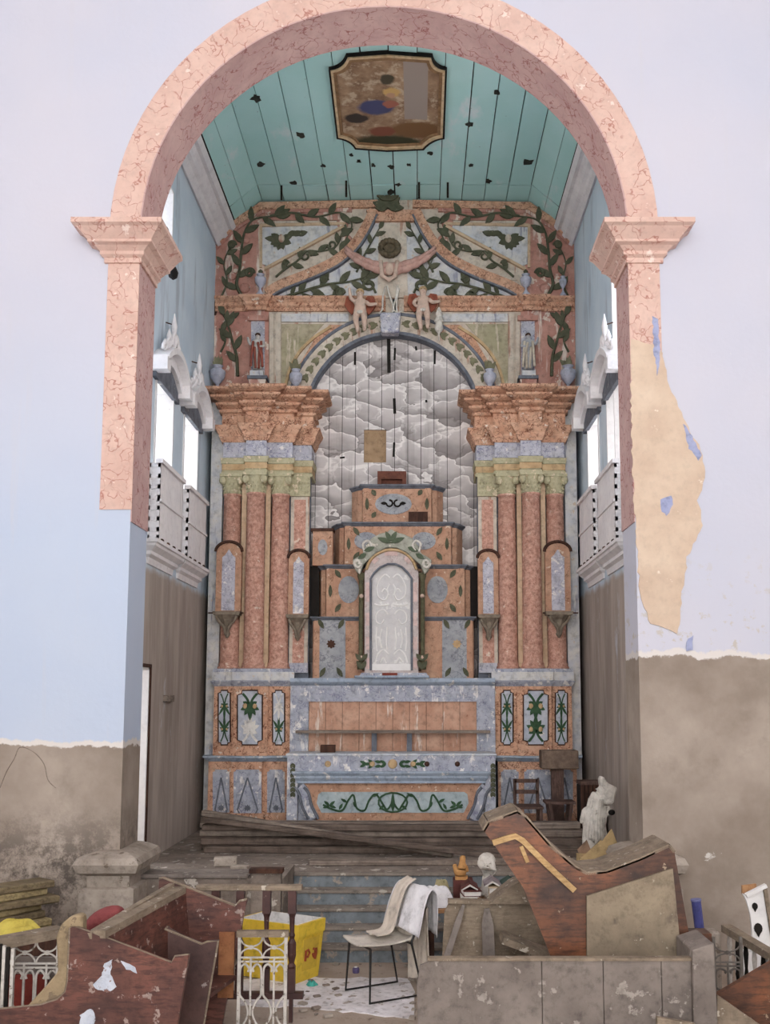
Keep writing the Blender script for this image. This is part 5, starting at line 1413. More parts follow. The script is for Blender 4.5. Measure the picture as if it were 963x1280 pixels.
# ------------------------------------------------------------------ communion rail section
YQ = 8.3
cr_ = thing('communion_rail', 'dark turned-baluster communion rail with dusty top standing before the yellow box', 'railing', (xY(320, YQ, 1200), YQ, 0))
x0, x1 = PY(246, 1108, YQ).x, PY(378, 1108, YQ).x; ztr = PY(330, 1106, YQ).z
MT['baluster'] = surf('dark_red_baluster', (92,52,46), (66,38,36), 6, chips=((150,120,104), 20, 0.68), rough=0.5, bump=0.2, spec=0.4)
MB().box(x0, x1, YQ-0.05, YQ+0.05, ztr-0.04, ztr).build('top_rail', MT['dust'], cr_, bevel=0.006)
zbr = PY(330, 1245, YQ).z
MB().box(x0, x1+0.02, YQ-0.04, YQ+0.04, zbr-0.015, zbr+0.03).build('bottom_rail', MT['baluster'], cr_)
for px in (269, 300, 333, 365):
    x = PY(px, 1180, YQ).x
    H_ = ztr-0.04-zbr
    m = MB().box(x-0.03, x+0.03, YQ-0.03, YQ+0.03, zbr, zbr+H_*0.26).box(x-0.032, x+0.032, YQ-0.032, YQ+0.032, zbr+H_*0.78, ztr-0.03)
    m.lathe([(0.026,zbr+H_*0.25),(0.036,zbr+H_*0.28),(0.02,zbr+H_*0.31),(0.034,zbr+H_*0.38),(0.034,zbr+H_*0.5),(0.018,zbr+H_*0.54),(0.026,zbr+H_*0.57),(0.018,zbr+H_*0.6),(0.022,zbr+H_*0.74),(0.032,zbr+H_*0.78)], (x, YQ, 0), 10)
    m.build('baluster', MT['baluster'], cr_)
for px in (269, 365):
    x = PY(px, 1180, YQ).x
    MB().box(x-0.015, x+0.015, YQ-0.02, YQ+0.02, 0, zbr).build('foot', MT['baluster'], cr_)

# ------------------------------------------------------------------ yellow ice box
cx = Vector((-0.73, 9.3, 0)); e1 = Vector((-0.56, 0.3, 0)).normalized()*0.66; e2 = Vector((0.185, 0.3, 0)).normalized()*0.38
yb = thing('ice_box', 'open yellow ice box with white lining and red lettering beside the steps', 'cooler', cx+e1*0.5+e2*0.5)
hz = 0.52; mid = cx+(e1+e2)*0.5
MT['yellow'] = surf('yellow_plastic', (236,196,36), (226,182,24), 4, chips=((214,190,120), 8, 0.66), rough=0.45, bump=0.05, spec=0.4)
MT['lining'] = surf('white_foam_lining', (226,224,222), (212,210,208), 5, bump=0.1)
def bx_pt(a, b, zz_, sc):
    p = mid + (e1*(a-0.5) + e2*(b-0.5))*sc; return Vector((p.x, p.y, zz_))
def ring_wall(s0, s1, za_, zb_, ti):
    m = MB(); C = [(0,0),(1,0),(1,1),(0,1)]
    for i in range(4):
        j = (i+1) % 4
        o = [bx_pt(*C[i], za_, s0), bx_pt(*C[j], za_, s0), bx_pt(*C[j], zb_, s1), bx_pt(*C[i], zb_, s1)]
        n_ = [bx_pt(*C[i], za_, s0-ti), bx_pt(*C[j], za_, s0-ti), bx_pt(*C[j], zb_, s1-ti), bx_pt(*C[i], zb_, s1-ti)]
        m.add(o + n_, [(0,1,2,3),(7,6,5,4),(3,2,6,7),(0,4,5,1),(1,5,6,2),(0,3,7,4)])
    return m
ring_wall(0.88, 1.0, 0, hz*0.8, 0.06).build('body_wall', MT['yellow'], yb)
ring_wall(1.03, 1.05, hz*0.8-0.01, hz, 0.1).build('rim', MT['yellow'], yb)
MB().prism([bx_pt(a, b, 0.03, 0.86) for a, b in ((0,0),(1,0),(1,1),(0,1))], (0,0,-0.03)).build('bottom', MT['yellow'], yb)
ring_wall(0.82, 0.955, 0.03, hz+0.004, 0.03).build('lining', MT['lining'], yb)
# lettering on the short side: red strokes on a framed field
def side_pt(u, v, off=0.004):
    za_ = hz*v; s = 0.88 + 0.12*min(v/0.8, 1)
    p = bx_pt(0, u, za_, s); out = (-e1).normalized(); return p + out*off
def side_box(u0, u1, v0, v1): return [side_pt(u0,v0), side_pt(u1,v0), side_pt(u1,v1), side_pt(u0,v1)]
MB().prism(side_box(0.22,0.85,0.18,0.72), e1.normalized()*0.006).build('logo_field', surf('faded_yellow_field', (220,180,40), (206,164,36), 5), yb)
redm = surf('faded_red_print', (176,72,36), (156,60,30), 10)
m = MB()
for pts in ([(0.32,0.35),(0.32,0.52),(0.42,0.53),(0.48,0.47),(0.42,0.41),(0.33,0.42)], [(0.62,0.52),(0.7,0.5),(0.72,0.42),(0.66,0.38),(0.62,0.44)], [(0.74,0.52),(0.76,0.42),(0.72,0.33)]):
    m.tube([side_pt(u, v, 0.008) for u, v in pts], 0.012, 5)
m.build('red_lettering', redm, yb)
yb.location.z += 0.009

# ------------------------------------------------------------------ white wrought iron gate leaf
def iron_panel(name, label, Y, px0, px1, pyt, zbase, cells, tilt=0.0, wood=True, mt=None, depth=0.012):
    mt = mt or MT['iron']
    x0, x1 = PY(px0, pyt, Y).x, PY(px1, pyt, Y).x; zt_ = PY(px0, pyt, Y).z
    t = thing(name, label, 'gate', ((x0+x1)/2, Y, zbase))
    w_ = x1-x0
    for x in (x0, x1): MB().box(x-0.012, x+0.012, Y-0.012, Y+0.012, zbase, zt_).build('upright', mt, t)
    zu = zt_-0.2
    if wood: MB().box(x0-0.02, x1+0.02, Y-0.03, Y+0.03, zt_-0.045, zt_).build('wooden_top_bar', MT['dust'], t)
    for zz_ in (zu, zu-0.03, zbase+0.06): MB().box(x0, x1, Y-0.008, Y+0.008, zz_-0.006, zz_+0.006).build('cross_bar', mt, t)
    cw = w_/cells
    for c in range(cells):
        xm = x0+cw*(c+0.5); a = cw*0.48
        arcs = MB()
        arcs.tube([(xm-a*math.cos(R(q)), Y, zt_-0.05-0.07*math.sin(R(q))) for q in range(0, 181, 20)], 0.007, 5)
        arcs.tube([(xm-a*math.cos(R(q)), Y, zu+0.07*math.sin(R(q))) for q in range(0, 181, 20)], 0.007, 5)
        arcs.box(xm-0.01, xm+0.01, Y-0.008, Y+0.008, zu+0.06, zt_-0.11)
        arcs.build('arc_pair', mt, t)
        zz1_ = zu-0.05; zz0 = zbase+0.08; hh_ = zz1_-zz0
        for s in (-1, 1):
            pts = [(xm+s*a*0.25, zz1_-hh_*0.12),(xm+s*a*0.15, zz1_-hh_*0.07),(xm+s*a*0.3, zz1_-hh_*0.03),(xm+s*a*0.55, zz1_),(xm+s*a*0.85, zz1_-hh_*0.04),(xm+s*a*0.95, zz1_-hh_*0.14),(xm+s*a*0.95, zz1_-hh_*0.42),(xm+s*a*0.9, zz1_-hh_*0.5),(xm+s*a*0.45, zz1_-hh_*0.6),(xm+s*a*0.2, zz1_-hh_*0.75),(xm+s*a*0.45, zz1_-hh_*0.9),(xm+s*a*0.95, zz0)]
            MB().tube(catmull([(p, Y, q) for p, q in pts], 4), 0.009, 5).build('scroll', mt, t)
        MB().box(xm-0.007, xm+0.007, Y-0.007, Y+0.007, zbase+0.05, zu).build('centre_bar', mt, t)
    if tilt:
        t.rotation_euler = (tilt, 0, 0)
    return t
iron_panel('iron_gate', 'white scrolled iron gate leaf with wooden top bar in front of the yellow box', 7.9, 300, 358, 1163, 0.0, 2)

# ------------------------------------------------------------------ chair with draped cloth
ch = thing('stacking_chair', 'pale shell chair on thin black metal legs beside the low table', 'chair', (0.02, 9.04, 0))
fd = Vector((-0.86, -0.5, 0)).normalized(); sd_ = Vector((fd.y, -fd.x, 0))       # facing, side
O = Vector((0.02, 9.04, 0.018))
def cp_(f_, s_, z_): return O + fd*f_ + sd_*s_ + Vector((0,0,z_))
MT['shell'] = surf('cream_plastic_shell', (216,206,192), (196,186,172), 6, bump=0.1, rough=0.5)
m = MB().grid(lambda u, v: cp_(0.26-0.5*u, 0.21*(2*v-1)*(1-0.1*u), 0.44 + 0.03*(1-u)**3*0 + 0.03*abs(2*v-1)**2 - 0.02*math.sin(math.pi*u) + (0.0 if u < 0.9 else (u-0.9)*0.25)), 10, 8)
m.build('seat', MT['shell'], ch, smooth=True, solid=0.015)
m = MB().grid(lambda u, v: cp_(-0.24-0.14*u+0.02*math.sin(3*u), 0.21*(2*v-1)*(1-0.12*u*u), 0.46+0.36*u), 8, 8)
m.build('backrest', MT['shell'], ch, smooth=True, solid=0.015)
blk2 = surf('black_painted_steel', (44,40,40), (32,30,30), 8, rough=0.4)
for s in (-1, 1):
    MB().tube([cp_(0.2, s*0.2, 0.43), cp_(0.22, s*0.23, 0.0), cp_(-0.3, s*0.23, 0.0), cp_(-0.2, s*0.2, 0.44), cp_(-0.34, s*0.2, 0.76)], 0.011, 6).build('leg_frame', blk2, ch)
MB().tube([cp_(0.2, -0.2, 0.43), cp_(0.2, 0.2, 0.43)], 0.01, 6).build('cross_tube', blk2, ch)
MB().tube([cp_(-0.2, -0.2, 0.43), cp_(-0.2, 0.2, 0.43)], 0.01, 6).build('cross_tube', blk2, ch)
def cloth_mat(name, c1, c2): return surf(name, c1, c2, 5, bump=0.25, bsc=60, spec=0.1)
def drape(path, side, wid, folds, amp, seed, sag=0.04):
    """sheet following a path (list of points), spread along side, with folds growing to the hems"""
    rnd = random.Random(seed); ph = [rnd.uniform(0, 6.28) for _ in range(4)]
    P = catmull(path, 5); n = len(P)
    def fn(u, v):
        f_ = v*(n-1); i = min(int(f_), n-2); p = P[i].lerp(P[i+1], f_-i)
        d = (P[i+1]-P[i]).normalized(); nn = d.cross(side).normalized()
        e_ = abs(2*v-1)
        w_ = wid*(1+0.15*math.sin(2.5*v+ph[0]))
        off = amp*(0.25+e_)*(math.sin(folds*u*6.28+ph[1]+2*v)+0.5*math.sin(folds*2.3*u*6.28+ph[2]-3*v))
        return p + side*w_*(u-0.5) + nn*off + Vector((0,0,-sag*e_*abs(2*u-1)))
    return MB().grid(fn, 36, 24)
MT['whitecloth'] = cloth_mat('white_cotton', (232,230,232), (216,214,220))
MT['beigecloth'] = cloth_mat('cream_cotton', (214,200,184), (196,182,166))
m = drape([cp_(-0.19,-0.03,0.54), cp_(-0.222,-0.02,0.64), cp_(-0.268,0,0.75), cp_(-0.32,0,0.855), cp_(-0.385,0,0.885), cp_(-0.435,0,0.82), cp_(-0.45,0,0.66), cp_(-0.45,0,0.5)], sd_, 0.54, 1.6, 0.014, 3)
m.build('draped_cloth', MT['whitecloth'], smooth=True, solid=0.006, label='white cotton cloth draped over the back of the shell chair', cat='cloth')
m = drape([cp_(0.04,0.09,0.482), cp_(-0.08,0.09,0.488), cp_(-0.132,0.09,0.53), cp_(-0.168,0.09,0.64), cp_(-0.212,0.09,0.755), cp_(-0.275,0.09,0.875), cp_(-0.37,0.09,0.93)], sd_, 0.18, 1.2, 0.006, 8, 0.0)
m.build('draped_towel', MT['beigecloth'], smooth=True, solid=0.012, label='cream towel hanging down the front of the shell chair back', cat='towel')
m = drape([cp_(-0.385,0,0.74), cp_(-0.385,0,0.6), cp_(-0.38,0,0.4), cp_(-0.385,0,0.2), cp_(-0.39,0,0.07)], sd_, 0.44, 2.2, 0.018, 5)
m.build('hanging_cloth', MT['beigecloth'], smooth=True, solid=0.008, label='cream cloth hanging to the floor behind the shell chair', cat='cloth')

# ------------------------------------------------------------------ low table with clothes, books and figures
tb = thing('low_table', 'low wooden table carrying clothes and books behind the broken pews', 'table', (0.85, 9.75, 0))
tx0, tx1, ty0, ty1 = PY(526, 1140, 9.45).x, 1.5, 9.45, 10.02
ztb = PY(545, 1137, 9.45).z
MT['tablewood'] = surf('orange_brown_table', (186,134,86), (164,112,70), 5, grain=(8,(6,1,1),(140,92,56)), bump=0.2)
MB().box(tx0, tx1, ty0, ty1, ztb-0.035, ztb).build('table_top', MT['tablewood'], tb, bevel=0.005)
for (x, y) in ((tx0+0.08,ty0+0.05),(tx1-0.08,ty0+0.05),(tx0+0.08,ty1-0.05),(tx1-0.08,ty1-0.05)):
    MB().box(x-0.045, x+0.045, y-0.03, y+0.03, 0, ztb-0.035).build('leg', MT['darkwood'], tb)
def heap(c, rx, ry, h, seed, fold=5):
    rnd = random.Random(seed); ph = [rnd.uniform(0,6.28) for _ in range(6)]
    def fn(u, v):
        a = 2*math.pi*u; r = v
        k = 1+0.12*math.sin(3*a+ph[0])+0.08*math.sin(5*a+ph[1])
        zz_ = h*(1-r**3.2)*(0.78+0.12*r*math.sin(fold*a+ph[2]+4*r)+0.16*math.sin(7*r+ph[3]+1.5*math.sin(a*2+ph[4]))+0.1*r*math.sin(2*a+ph[5]))
        return Vector((c[0]+rx*r*k*math.cos(a), c[1]+ry*r*k*math.sin(a), c[2]+max(zz_, 0.004)))
    return MB().grid(fn, 40, 12)
p = PY(545, 1137, 9.6)
heap((p.x, 9.6, ztb), 0.185, 0.115, 0.2, 9, 4).build('crumpled_cloth', MT['whitecloth'], smooth=True, label='crumpled white cloth heaped on the low table beside the chair', cat='cloth')
def book(px, zb, wx, dy, hz_, yaw, mcov, lab, Y=9.6):
    x = PY(px, 1115, Y).x
    t = thing('book', lab, 'book', (x, Y, zb), 'books on the low table')
    Mx = Matrix.Translation((x, Y, zb)) @ Matrix.Rotation(yaw, 4, 'Z')
    c_ = MB().box(-wx/2, wx/2, -dy/2, dy/2, 0, 0.006).box(-wx/2, wx/2, -dy/2, dy/2, hz_-0.006, hz_).box(-wx/2, wx/2, dy/2-0.006, dy/2, 0.006, hz_-0.006)
    c_.xf(Mx).build('cover', mcov, t)
    MB().box(-wx/2+0.01, wx/2-0.01, -dy/2+0.008, dy/2-0.007, 0.006, hz_-0.006).xf(Mx).build('pages', MT['motifwhite'], t)
    return t
mA = surf('tan_card', (206,182,146), (190,164,128), 6); mBk = surf('maroon_cover', (112,58,52), (92,48,44), 6); mC = surf('white_card', (228,224,216), (214,208,200), 6); mD = surf('grey_violet_cover', (150,136,140), (128,116,120), 6); mG = surf('dark_green_cover', (62,84,74), (48,68,60), 6)
zz_ = ztb
for k, (px, w_, h_, mm, lab) in enumerate(((588,0.16,0.05,mA,'tan book at the bottom of the stack of books nearest the white cloth'),(587,0.15,0.06,mC,'white book in the middle of the stack nearest the white cloth'),(589,0.17,0.05,mBk,'maroon book on top of the stack nearest the white cloth'))):
    book(px, zz_, w_, 0.22, h_, 0.06*k, mm, lab, 9.58); zz_ += h_
zz_ = ztb
for k, (px, w_, h_, mm, lab) in enumerate(((632,0.3,0.07,mA,'large tan book lying flat at the bottom of the wide stack'),(634,0.32,0.06,mA,'large tan book in the middle of the wide stack'),(631,0.3,0.06,mA,'large tan book on top of the wide stack under the open volumes'))):
    book(px, zz_, w_, 0.24, h_, -0.04*k, mm, lab, 9.6); zz_ += h_
zst = ztb+0.19
for k, (px, py, mm, lab, dzz) in enumerate(((587,1098,mBk,'open maroon volume face down on the books',-0.03),(615,1100,mD,'open grey-violet volume face down on the books',0.0),(637,1100,mG,'open dark green volume face down on the books',0.0))):
    zst = ztb+0.19+dzz; yy = 9.63; x = PY(px, py, yy).x
    t = thing('open_book', lab, 'book', (x, yy, zst), 'books on the low table')
    m = MB()
    for s in (-1, 1): m.prism([(x, yy-0.12, zst+0.055), (x+s*0.078, yy-0.12, zst+0.008), (x+s*0.078, yy-0.12, zst+0.023), (x, yy-0.12, zst+0.07)], (0, 0.24, 0))
    m.build('cover', mm, t)
    m = MB()
    for s in (-1, 1): m.prism([(x, yy-0.115, zst+0.035), (x+s*0.07, yy-0.115, zst-0.001), (x+s*0.074, yy-0.115, zst+0.011), (x, yy-0.115, zst+0.055)], (0, 0.23, 0))
    m.build('pages', MT['motifwhite'], t)
heap((PY(551,1100,9.88).x, 9.88, ztb), 0.105, 0.095, 0.21, 9).build('folded_cloth', surf('olive_cloth', (176,164,116), (150,140,98), 6), smooth=True, label='olive cloth bundled behind the white cloth on the low table', cat='cloth')
# carved wooden figure
b = PY(577, 1090, 9.86); b.z = ztb+0.2
t = thing('carved_figure', 'small orange-brown carved figure of a seated pair standing among the books', 'figurine', b)
wdm = surf('orange_carved_wood', (206,146,78), (178,118,58), 14, bump=0.4)
V = [(0,0,0.3,0.2),(0,0,0.08,0.22),(0.02,0,0.5,0.19),(0.04,0,0.66,0.12),(0.06,-0.02,0.82,0.14),(0.06,-0.02,0.95,0.1),(-0.2,-0.05,0.32,0.15),(-0.26,-0.06,0.5,0.1),(-0.27,-0.06,0.62,0.09),(0.2,-0.04,0.45,0.09),(0.24,-0.12,0.3,0.07)]
skin('body', place_fig(V, b, 0.24), [(0,1),(0,2),(2,3),(3,4),(4,5),(0,6),(6,7),(7,8),(2,9),(9,10)], wdm, t, 2)
MB().box(b.x-0.06, b.x+0.06, b.y-0.045, b.y+0.045, b.z, b.z+0.03).build('base', wdm, t)
MB().box(b.x-0.078, b.x+0.11, b.y-0.06, b.y+0.13, ztb, b.z+0.001).build('small_carton', mBk, bevel=0.006, label='small maroon carton under the carved figure on the low table', cat='box')
# plaster bust
b = PY(609, 1092, 9.9); b.z = ztb
t = thing('plaster_bust', 'white plaster bust lying behind the open books on the low table', 'bust', b)
h = 0.46
V = [(0,0,0.36,0.13),(0,0,0.16,0.2),(0,0,0.02,0.2),(0.02,0,0.5,0.1),(0.03,-0.02,0.64,0.17),(0.0,-0.03,0.8,0.19),(-0.03,0.0,0.93,0.13),(-0.16,0.0,0.68,0.07)]
skin('head', place_fig(V, b, h), [(0,1),(1,2),(0,3),(3,4),(4,5),(5,6),(5,7)], MT['plasterwhite'], t, 2)
face(t, b+Vector((0.0,-0.03*h,0.76*h)), 0.17*h, MT['plasterwhite'], MT['plasterwhite'], hair=True, meye=MT['plasterwhite'])

# ------------------------------------------------------------------ broken pews on the right
def c6(x, y): return (590 + x/3.32, 990 + y/3.32)
YP = 7.35
big = thing('upturned_pew', 'upturned dark varnished pew with pale dusty edges lying on the heap', 'pew', (PY(730, 1190, YP).x, YP+0.2, 0))
prof_ = [c6(*q) for q in ((50,160),(70,125),(190,80),(225,105),(330,225),(430,312),(480,338),(560,330),(700,278),(820,222),(842,250),(905,605),(890,690),(960,1100),(330,1100),(330,690),(300,610),(215,400),(100,230))]
P3 = [PY(x, y, YP) for x, y in prof_]
for p in P3: p.z = max(p.z, 0.0)
MB().prism(P3, (0, 0.045, 0)).build('end_panel', MT['brownpew'], big)
# dusty boards running back from the edge of the end panel
edge_ = [PY(x, y, YP) for x, y in prof_[0:11]]
m = MB()
for a, b in zip(edge_, edge_[1:]):
    d = (b-a).normalized(); n_ = Vector((-d.z, 0, d.x));
    if n_.z < 0: n_ = -n_
    t_ = n_*0.012
    m.add([a+t_, b+t_, b+t_+Vector((0,0.5,0)), a+t_+Vector((0,0.5,0)), a-t_, b-t_, b-t_+Vector((0,0.5,0)), a-t_+Vector((0,0.5,0))], [(0,1,2,3),(7,6,5,4),(0,4,5,1),(1,5,6,2),(2,6,7,3),(3,7,4,0)])
m.build('seat_board', MT['dust'], big)
gp = [PY(*c6(*q), YP-0.035) for q in ((478,432),(835,318),(872,692),(900,1100),(478,1100))]
for p in gp: p.z = max(p.z, 0)
MB().prism(gp, (0, 0.03, 0)).build('grey_board', surf('dirty_grey_tan_board', (156,138,112), (124,108,88), 3, chips=((196,184,160), 6, 0.62), streak=((116,100,84), 5, 0.6, 0.6), bump=0.35), big)
m = band(MB(), [c6(*q) for q in ((88,212),(150,192),(182,184),(212,202),(310,300),(428,410))], 7, YP-0.035, 0.04, smooth=0)
m.build('moulding', MT['yellowwood'], big)
MB().beam(PY(*c6(205,225),YP-0.012), PY(*c6(232,292),YP-0.012), 0.02, 0.028).build('loose_splinter', MT['yellowwood'], big)

fb = thing('front_pew', 'grey dusty pew back with rounded corner standing in front of the upturned pew', 'pew', (PY(700,1250,6.9).x, 6.95, 0))
YF = 6.9
zft = PY(700, 1201, YF).z
segs = [(521,678),(678,755),(755,828),(828,868)]
for k, (a, b) in enumerate(segs):
    xa, xb_ = PY(a, 1240, YF).x, PY(b, 1240, YF).x
    if k == 0:
        r_ = 0.1; pts = [(xa+0.02,0),(xa,zft-r_*1.5),(xa+r_*0.25,zft-r_*0.3),(xa+r_,zft),(xb_-0.002,zft),(xb_-0.002,0)]
        MB().prism([(x, YF, q) for x, q in pts], (0, 0.035, 0)).build('back_board', MT['greyboard'], fb, bevel=0.004)
    else: MB().box(xa+0.002, xb_-0.002, YF+random.uniform(0,0.004), YF+0.035, 0, zft).build('back_board', MT['greyboard'], fb, bevel=0.003)
xa, xb_ = PY(535, 1240, YF).x, PY(868, 1240, YF).x
MB().box(xa, xb_, YF-0.01, YF+0.05, zft, zft+0.02).build('top_edge', MT['dust'], fb)
ep = [PY(x, y, YF-0.04) for x, y in ((866,1188),(893,1179),(898,1280),(900,1330),(868,1330))]
for p in ep: p.z = max(p.z, 0)
ep[3].z = ep[4].z = 0
MB().prism(ep, (0, 0.42, 0)).build('end_post', MT['greyboard'], fb, bevel=0.006)
sb_ = MB().box(xa+0.05, xb_-0.05, YF+0.036, YF+0.4, zft-0.42, zft-0.38); sb_.build('seat', MT['dust'], fb)

# pew back lying behind, with pale slats leaning on it
pb_ = thing('broken_pew_back', 'broken brown pew back behind the grey pew with dusty planking', 'pew', (PY(620,1200,8.0).x, 8.0, 0))
YK2 = 8.0
q = [PY(x, y, YK2) for x, y in ((556,1140),(562,1128),(575,1125),(690,1127),(690,1290),(548,1290))]
for p in q: p.z = max(p.z, 0)
MB().prism(q, (0, 0.04, 0)).build('back_panel', MT['dust'], pb_)
MB().beam(PY(560,1126,YK2), PY(692,1128,YK2), 0.07, 0.03).build('top_rail', MT['dust'], pb_)
MB().beam(PY(627,1171,YK2-0.2), PY(712,1202,YK2-0.2), 0.25, 0.05).build('seat_board', MT['dust'], pb_)
m = MB().prism([PY(x, y, YK2-0.1) for x, y in ((612,1130),(640,1108),(668,1094),(668,1130))], (0, 0.3, 0)); m.build('side_panel', MT['dust'], pb_)
for (a, b, wd, lab) in (((580,1131),(556,1205),0.045,'narrow pale slat leaning on the broken pew back'),((609,1136),(612,1205),0.09,'wide tapered pale slat leaning on the broken pew back')):
    p0, p1 = PY(*a, YK2-0.05), PY(*b, YK2-0.16)
    dn = p1 + (p1-p0)*1.2; dn.z = max(dn.z, 0)
    t0_ = (dn-p0).normalized(); s0_ = t0_.cross(Vector((0,1,0))).normalized()
    poly = [p0-s0_*wd*0.22, p0+s0_*wd*0.22, p0+t0_*0.12+s0_*wd*0.5, dn+s0_*wd*0.55, dn-s0_*wd*0.55, p0+t0_*0.12-s0_*wd*0.5]
    MB().prism(poly, (0, 0.025, 0)).build('leaning_board', MT['greyboard'], label=lab, cat='slat')

# ------------------------------------------------------------------ pews on the left
pw_ = thing('left_pew', 'long mahogany pew with swept end panels and flaked blue paint', 'pew', (PY(160,1250,7.3).x, 7.4, 0))
YL = 6.9
q = [(88,1160),(96,1160),(130,1172),(214,1204),(219,1196),(236,1194),(222,1280),(214,1340),(-40,1345),(-40,1266),(0,1262),(50,1257),(72,1250),(82,1240),(85,1226)]
P3 = [PY(x, y, YL) for x, y in q]
for p in P3: p.z = max(p.z, 0)
MB().prism(P3, (0, 0.05, 0)).build('end_panel', MT['mahog'], pw_)
rim = [PY(x, y, YL+0.02) for x, y in [q[9], q[10], q[11], q[12], q[13], q[14], q[0], q[1], q[2], q[3], q[4], q[5]]]
MB().tube(rim, 0.012, 5).build('worn_edge', MT['dust'], pw_)
flk = surf('blue_white_paint_flake', (176,186,204), (198,204,216), 10, chips=((130,90,80), 12, 0.6))
for poly in ([(130,1204),(140,1200),(138,1218),(146,1234),(136,1240),(118,1236),(116,1230),(128,1220)], [(100,1268),(108,1262),(116,1262),(120,1272),(116,1290),(100,1290)], [(150,1200),(170,1210),(172,1216),(158,1212)]):
    MB().prism([PY(x, y, YL-0.004) for x, y in ragged(poly, 1.2, 4)], (0, 0.006, 0)).build('paint_flake', flk, pw_)
ya_, yb_ = YL, 8.05
n0, f0 = PY(124, 1168, ya_), PY(226, 1112, yb_)
m = MB().beam(n0, f0, 0.09, 0.05); m.build('back_rail', MT['dust'], pw_)
m = MB().beam(n0+Vector((-0.07,0,-0.01)), f0+Vector((-0.07,0,0.03)), 0.045, 0.04); m.build('back_cap', MT['dust'], pw_)
n0 = n0 + Vector((0.016,0.052,0)); bpv = [n0+Vector((0.02,0,-0.02)), f0+Vector((0.02,0,-0.02)), Vector((f0.x+0.1, f0.y, 0.3)), Vector((n0.x+0.1, n0.y, 0.3))]
MB().prism(bpv, (0.02, 0, 0)).build('back_panel', MT['mahog'], pw_)
MB().beam(Vector((n0.x+(f0.x-n0.x)*0.53+0.3, 7.56, 0.42)), Vector((f0.x+0.28, f0.y, 0.42)), 0.36, 0.03).build('seat', MT['mahog'], pw_)
q = [(199,1098),(204,1097),(294,1132),(300,1126),(309,1124),(284,1247),(276,1290),(190,1290)]
P3 = [PY(x, y, yb_) for x, y in q]
for p in P3: p.z = max(p.z, 0)
MB().prism(P3, (0, 0.045, 0)).build('end_panel', MT['mahog'], pw_)
MB().tube([PY(x, y, yb_) for x, y in q[:5]], 0.009, 5).build('worn_edge', MT['dust'], pw_)
MB().beam(PY(284,1165,yb_-0.02), PY(282,1247,yb_-0.02), 0.12, 0.02, (0,1,0)).build('corner_batten', surf('orange_worn_mahogany', (176,112,66), (150,88,52), 5), pw_)
MB().beam(PY(219,1120,yb_-0.03), PY(219,1175,yb_-0.03), 0.06, 0.03, (0,1,0)).build('inner_batten', MT['yellowwood'], pw_)
p2_ = thing('dark_pew_end', 'dark scuffed pew end standing between the panels of the mahogany pew', 'pew', (PY(220,1260,7.5).x, 7.5, 0))
q = [(168,1146),(180,1151),(252,1180),(259,1177),(273,1176),(255,1280),(250,1330),(150,1330),(150,1160)]
xlim = n0.x + (f0.x-n0.x)*(7.45-n0.y)/(f0.y-n0.y) + 0.135
q = [(522+(xlim-CAMX)*FPX/7.45, 1158), (206,1161)] + q[2:7] + [(522+(xlim-CAMX)*FPX/7.45, 1330)]
P3 = [PY(x, y, 7.45) for x, y in q]
for p in P3:
    p.z = max(p.z, 0); p.x = max(p.x, xlim)
dm = surf('dark_scuffed_mahogany', (92,62,56), (68,46,44), 5, chips=((150,138,132), 9, 0.64), rough=0.5, spec=0.4)
MB().prism(P3, (0, 0.045, 0)).build('end_panel', dm, p2_)
MB().tube(P3[:6], 0.008, 5).build('worn_edge', MT['dust'], p2_)
# tan pew end behind the mahogany pew
q = [(70,1172),(76,1156),(88,1147),(110,1144),(122,1146),(120,1172),(90,1172),(88,1232),(84,1250),(60,1262),(20,1268),(20,1300),(80,1300),(86,1260),(74,1228)]
q = [(70,1172),(76,1156),(86,1147),(96,1144),(102,1145),(103,1152),(103,1330),(0,1330),(0,1268),(30,1262),(55,1235),(72,1215)]
P3 = [PY(x, y, 6.96) for x, y in q]
for p in P3: p.z = max(p.z, 0)
tp_ = MB().prism(P3, (0, 0.1, 0)).build('dusty_pew_end', surf('tan_dusty_wood', (168,144,106), (146,124,92), 5, chips=((126,106,82), 9, 0.56), bump=0.4), bevel=0.01, label='tan dusty curved pew end just behind the mahogany pew panel', cat='pew')
# red cushion
c = PY(131, 1150, 7.45)
cu = thing('red_cushion', 'faded red cushion wedged behind the top rail of the mahogany pew', 'cushion', (c.x, c.y, c.z-0.1))
MB().ell(c, (0.155,0.12,0.085), 16, 10, Matrix.Rotation(-0.45, 3, 'Y')).build('cover', surf('faded_red_fabric', (150,66,66), (122,50,52), 10, bump=0.4, bsc=50), cu, smooth=True)
MB().box(c.x-0.14, c.x+0.12, c.y-0.08, c.y+0.1, 0, c.z-0.08).build('upright_box', MT['darkwood'], label='dark wooden box under the red cushion behind the mahogany pew', cat='box')

# left railings and heap
iron_panel('iron_railing', 'white scrolled iron railing leaning beside the tan pew end', 7.6, 18, 74, 1169, 0.0, 2, wood=False)
t = thing('dusty_beam', 'grey dusty beam lying over the white iron railing', 'beam', (PY(40,1170,7.65).x, 7.65, 1.0))
MB().beam(PY(-30,1184,7.3), PY(76,1164,7.75), 0.14, 0.07).build('beam', MT['dust'], t)
MB().box(PY(-20,1200,7.7).x, PY(-8,1200,7.7).x, 7.62, 7.7, 0, 0.95).build('prop', MT['dust'], t)
t = thing('bar_grille', 'black and white striped bar grille at the end of the iron railing', 'grille', (PY(6,1220,7.3).x, 7.3, 0))
for k, px in enumerate((-6,-1,4,9,15)):
    x = PY(px, 1220, 7.3).x
    MB().box(x-0.011, x+0.011, 7.29, 7.31, 0, PY(px, 1178+2*k, 7.3).z).build('bar', MT['iron'] if k % 2 == 0 else MT['dark'], t)
